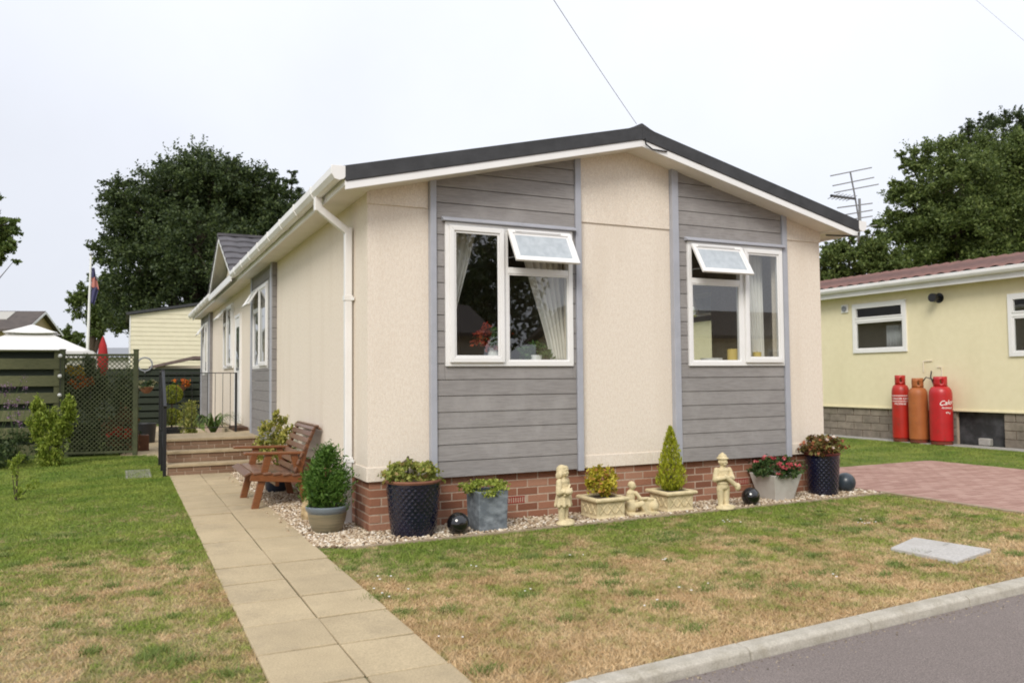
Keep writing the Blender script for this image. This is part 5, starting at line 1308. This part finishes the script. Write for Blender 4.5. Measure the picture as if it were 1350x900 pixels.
# ------------------------------------------------------------------ trees
def tree(name, label, base, lobes, m, n, size, cr=.30, trunk=.3, k=11, aspect=.6, twigs=0, group=None):
    """lobes: (x,y,z,r or (rx,ry,rz)) in world space; leaves are gathered in clumps in and on each lobe"""
    t_ = thing(name, label, 'tree', base, 0, group); B = Vector(base); P = []; D = []
    tot = sum((l[3]**2) for l in lobes); lim = MB(); cen = np.mean([l[:3] for l in lobes], 0)
    for (x, y, z, r) in lobes:
        kk_ = max(10, int(2.2*k*(r/1.0)**1.4)); cc, dd = ball_pts(kk_, (x, y, z), (r, r, r*.92), .25)
        nn = int(n*r*r/tot); idx = rng.integers(0, kk_, nn); rad = r*cr*rng.uniform(.45, 1.0, kk_)
        q_ = rng.normal(size=(nn, 3))*.52; p_ = cc[idx]+q_*rad[idx][:, None]*np.array((1.1, 1.1, .75))
        sp_ = rng.random(nn) < .16                                   # sprays that reach out of the clump
        tt = rng.random(nn)**.7; p_[sp_] = (cc[idx]+dd[idx]*np.array((1, 1, 1))*(rad[idx]*(.4+1.25*tt))[:, None]+rng.normal(size=(nn, 3))*.14*rad[idx][:, None]+np.array((0, 0, .12))*rad[idx][:, None])[sp_]
        P.append(p_); D.append(q_)
        e = Vector((x, y, z))-B; lim.tube([(0, 0, max(.5, e.z*.5)), Vector((e.x*.5, e.y*.5, e.z*.8)), e], [trunk*.42, trunk*.25, trunk*.06], 7)
        for c_ in cc[:5]: lim.tube([e, Vector(c_)-B], [trunk*.07, trunk*.02], 5)
    P = np.concatenate(P)-np.array(B); leaves('crown', P, size, m, t_, out=np.concatenate(D)*.5, up=.15, aspect=aspect)
    q = MB(); e = Vector(cen)-B; q.tube([(0, 0, -.2), (0, 0, .4), (e.x*.1, e.y*.1, e.z*.5), (e.x*.4, e.y*.4, e.z*.8)], [trunk*1.35, trunk, trunk*.75, trunk*.35], 12); q.build('trunk', BARK, t_, True)
    lim.build('limbs', BARK, t_, True)
    return t_
def L(px, py, rp, dep): v = at(px, py, dep); return (v.x, v.y, v.z, rp*dep/FPX)
DKLEAF = leafmat('dark_tree_leaf', (.028, .046, .019), (.054, .080, .028), (.12, .158, .050), .3)
MDLEAF = leafmat('mid_tree_leaf', (.058, .088, .024), (.105, .15, .037), (.20, .25, .07), .33)
LTLEAF = leafmat('light_tree_leaf', (.06, .10, .024), (.11, .16, .036), (.17, .22, .06), .3)
DP = 34
c = at(255, 430, DP)
tree('broadleaf_tree', 'large dark green tree behind the entrance gable', (c.x, c.y, 0),
     [L(180, 280, 42, DP), L(230, 250, 44, DP), (L(280, 240, 46, DP)), L(330, 262, 42, DP+1), L(195, 340, 55, DP), L(260, 330, 62, DP-1), L(325, 335, 52, DP), L(170, 395, 42, DP), L(230, 405, 48, DP), L(290, 400, 46, DP+1), L(350, 300, 34, DP+1), L(265, 290, 55, DP+3), L(158, 252, 24, DP), L(360, 262, 24, DP+1), L(345, 400, 40, DP+1), L(300, 226, 22, DP), L(245, 226, 20, DP), L(305, 300, 60, DP+2), L(215, 300, 60, DP+2), L(265, 255, 58, DP+2), L(345, 330, 44, DP+2), L(338, 245, 30, DP+1), L(150, 330, 26, DP), L(270, 224, 22, DP)], DKLEAF, 190000, .115, .30, .42, 22)
c = at(120, 430, 37)
tree('broadleaf_tree', 'smaller mid green tree left of the big tree behind the flagpole', (c.x, c.y, 0), [L(122, 402, 26, 37), L(140, 385, 26, 37), L(112, 385, 13, 37), L(150, 415, 24, 37), L(135, 430, 16, 37)], MDLEAF, 30000, .105, .30, .25, 20)
c = at(384, 430, 40)
tree('conifer_tree', 'pointed dark tree showing above the gutter at the right of the big tree', (c.x, c.y, 0), [L(384, 228, 7, 40), L(384, 245, 13, 40), L(384, 270, 20, 40), L(385, 300, 26, 40), L(385, 340, 32, 40), L(372, 285, 22, 40), L(398, 265, 12, 40)], DKLEAF, 30000, .11, .28, .25, 20, .4)
c = at(80, 470, 44)
tree('small_tree', 'small grey green tree between the bungalow and the flagpole', (c.x, c.y, 0), [L(80, 447, 15, 44), L(95, 440, 11, 44), L(68, 450, 13, 44), L(100, 452, 12, 44)], MDLEAF, 11000, .11, .32, .2, 18)
c = at(-75, 520, 12.5)
tree('broadleaf_tree', 'leafy tree branch reaching in at the left edge of the picture', (c.x, c.y, 0), [L(-36, 300, 42, 12.5), L(2, 296, 17, 12.5), L(14, 322, 9, 12.5), L(20, 342, 6, 12.5), L(-4, 300, 22, 12.5), L(3, 318, 17, 12.5), L(-10, 335, 18, 12.5), L(-60, 260, 50, 12.5), L(8, 296, 10, 12.5), L(-70, 340, 50, 12.8)], LTLEAF, 13000, .06, .30, .05, 18)
DR_ = 27
c = at(1270, 470, DR_)
tree('broadleaf_tree', 'broad green tree rising behind the yellow home', (c.x, c.y, 0),
     [L(1235, 215, 36, DR_), L(1270, 245, 50, DR_-1), L(1320, 230, 50, DR_), L(1215, 270, 42, DR_), L(1260, 310, 52, DR_-1), L(1330, 300, 56, DR_-1), L(1200, 330, 40, DR_), L(1380, 240, 60, DR_), L(1300, 350, 50, DR_-1), L(1380, 330, 60, DR_), L(1190, 250, 18, DR_), L(1200, 215, 18, DR_), L(1178, 300, 24, DR_), L(1290, 205, 28, DR_), L(1345, 200, 30, DR_), L(1290, 275, 62, DR_+1), L(1230, 310, 45, DR_+1), L(1340, 260, 60, DR_+1)], MDLEAF, 190000, .085, .30, .34, 24)
c = at(1310, 470, 34)
tree('broadleaf_tree', 'darker tree top showing above the broad green tree on the right', (c.x, c.y, 0), [L(1300, 180, 30, 34), L(1335, 175, 30, 34), L(1285, 190, 20, 34), L(1370, 175, 34, 34), L(1275, 168, 9, 34), L(1296, 158, 10, 34), L(1325, 156, 10, 34), L(1345, 160, 14, 34), L(1320, 240, 60, 34)], DKLEAF, 30000, .10, .26, .3, 18, .4)
c = at(1120, 470, 25)
tree('broadleaf_tree', 'low dark green tree between the cream home and the yellow roof', (c.x, c.y, 0), [L(1105, 350, 30, 25), L(1135, 340, 32, 25), L(1160, 355, 34, 25), L(1095, 335, 12, 25), L(1120, 320, 10, 25), L(1150, 310, 16, 25), L(1080, 370, 30, 25)], MDLEAF, 36000, .08, .30, .22, 20)
# ------------------------------------------------------------------ across the road (seen mirrored in the panes)
def plain_home(x, y, lx, ly, wallm, roofm, label, rz=0):
    t_ = thing('bungalow', label, 'house', (x, y, 0), rz)
    b_ = MB(); b_.prism([(-ly/2, 0), (ly/2, 0), (ly/2, 2.6), (0, 3.5), (-ly/2, 2.6)], lambda a, z: (-lx/2, a, z), lambda a, z: (lx/2, a, z)); b_.build('wall', wallm, t_)
    b_ = MB()
    for s in (-1, 1): b_.prism([(0, 3.65), (s*(ly/2+.3), 2.62), (s*(ly/2+.3), 2.52), (0, 3.53)], lambda a, z: (-lx/2-.3, a, z), lambda a, z: (lx/2+.3, a, z))
    b_.build('roof', roofm, t_)
    for xx in (-lx*.28, lx*.25):
        f = MB(); X = wmat((xx-.6, ly/2+.0, 1.1), (1, 0), (0, 1)); ring(f, 0, 1.3, 0, 1.1, .07, .001, .03); f.box(.6, .68, .002, .028, .07, 1.03); wn = f.build('window', WHITE, t_, xf=X)
        q_ = MB(); q_.box(.071, 1.229, .001, .012, .071, 1.029); q_.build('pane', M('dark_glass', (.02, .025, .03), .05), wn, xf=X)
plain_home(15.2, -15.5, 8.5, 5, NWALL, DROOF, 'yellow bungalow across the road, seen mirrored in the right window')
plain_home(3.0, -17.0, 9, 5, M('cream_far_wall', (.45, .40, .32), .8), DROOF, 'cream bungalow across the road, seen mirrored in the left window', .1)
for (x, y, r, h) in ((8.2, -23, 2.2, 4.6), (12.5, -27, 2.6, 5.2)):
    tree('broadleaf_tree', 'round dark tree behind the cream bungalow across the road' if x < 10 else 'taller round tree behind the yellow bungalow across the road', (x, y, 0), [(x, y, h, r), (x-r*.6, y, h-.8, r*.7), (x+r*.7, y+.3, h-.5, r*.7), (x, y-.5, h+r*.6, r*.7)], DKLEAF, 5000, .28, .36, .3)

# ------------------------------------------------------------------ light: bright thin overcast with a soft sun behind the camera
SUN_EL, SUN_AZ = math.radians(40), math.radians(222)      # azimuth from +y, clockwise
wd = bpy.data.worlds.new('World'); sc.world = wd; wd.use_nodes = True
nt = wd.node_tree; nt.nodes.clear(); out = nt.nodes.new('ShaderNodeOutputWorld'); bg = nt.nodes.new('ShaderNodeBackground')
sky = nt.nodes.new('ShaderNodeTexSky'); sky.sky_type = 'NISHITA'; sky.sun_disc = False; sky.sun_elevation = SUN_EL; sky.sun_rotation = SUN_AZ; sky.air_density = 1.0; sky.dust_density = 2.5; sky.ozone_density = 1.0
tc = nt.nodes.new('ShaderNodeTexCoord'); sp = nt.nodes.new('ShaderNodeSeparateXYZ'); nt.links.new(tc.outputs['Generated'], sp.inputs[0])
grad = mapr(nt, sp.outputs[2], 0, 1, 0, 1); side = mapr(nt, sp.outputs[0], -.45, .55, .90, 1.03)
cl = nt.nodes.new('ShaderNodeTexNoise'); cl.inputs['Scale'].default_value = 3.2; cl.inputs['Detail'].default_value = 5; cl.inputs['Roughness'].default_value = .5; nt.links.new(tc.outputs['Generated'], cl.inputs['Vector'])
cloud = mixc(nt, grad, (6.9, 7.15, 7.85), (10.6, 10.9, 11.7))
cv_ = nt.nodes.new('ShaderNodeHueSaturation'); nt.links.new(cloud, cv_.inputs['Color']); nt.links.new(math_(nt, 'MULTIPLY', side, mapr(nt, cl.outputs['Fac'], .3, .7, .955, 1.045)), cv_.inputs['Value'])
mx = mixc(nt, .93, sky.outputs[0], cv_.outputs[0])
nt.links.new(mx, bg.inputs[0]); bg.inputs[1].default_value = .10; nt.links.new(bg.outputs[0], out.inputs[0])
sd = bpy.data.lights.new('sun', 'SUN'); sd.energy = 2.0; sd.angle = math.radians(24); sd.color = (1, .95, .87)
so = bpy.data.objects.new('sun', sd); col.objects.link(so)
dirv = Vector((math.sin(SUN_AZ)*math.cos(SUN_EL), math.cos(SUN_AZ)*math.cos(SUN_EL), math.sin(SUN_EL)))
so.rotation_euler = dirv.to_track_quat('Z', 'Y').to_euler(); so.location = dirv*50
vs = sc.view_settings; vs.view_transform = 'Standard'; vs.look = 'None'; vs.gamma = 1; vs.use_curve_mapping = False; vs.exposure = .30
sc.render.engine = 'CYCLES'; cy = sc.cycles; cy.max_bounces = 8; cy.diffuse_bounces = 4; cy.glossy_bounces = 4; cy.transparent_max_bounces = 12; cy.transmission_bounces = 6; cy.caustics_reflective = False; cy.caustics_refractive = False
cy.use_denoising = True; cy.filter_width = 1.9; cy.sample_clamp_indirect = 6
sc.render.resolution_x = 1024; sc.render.resolution_y = 682
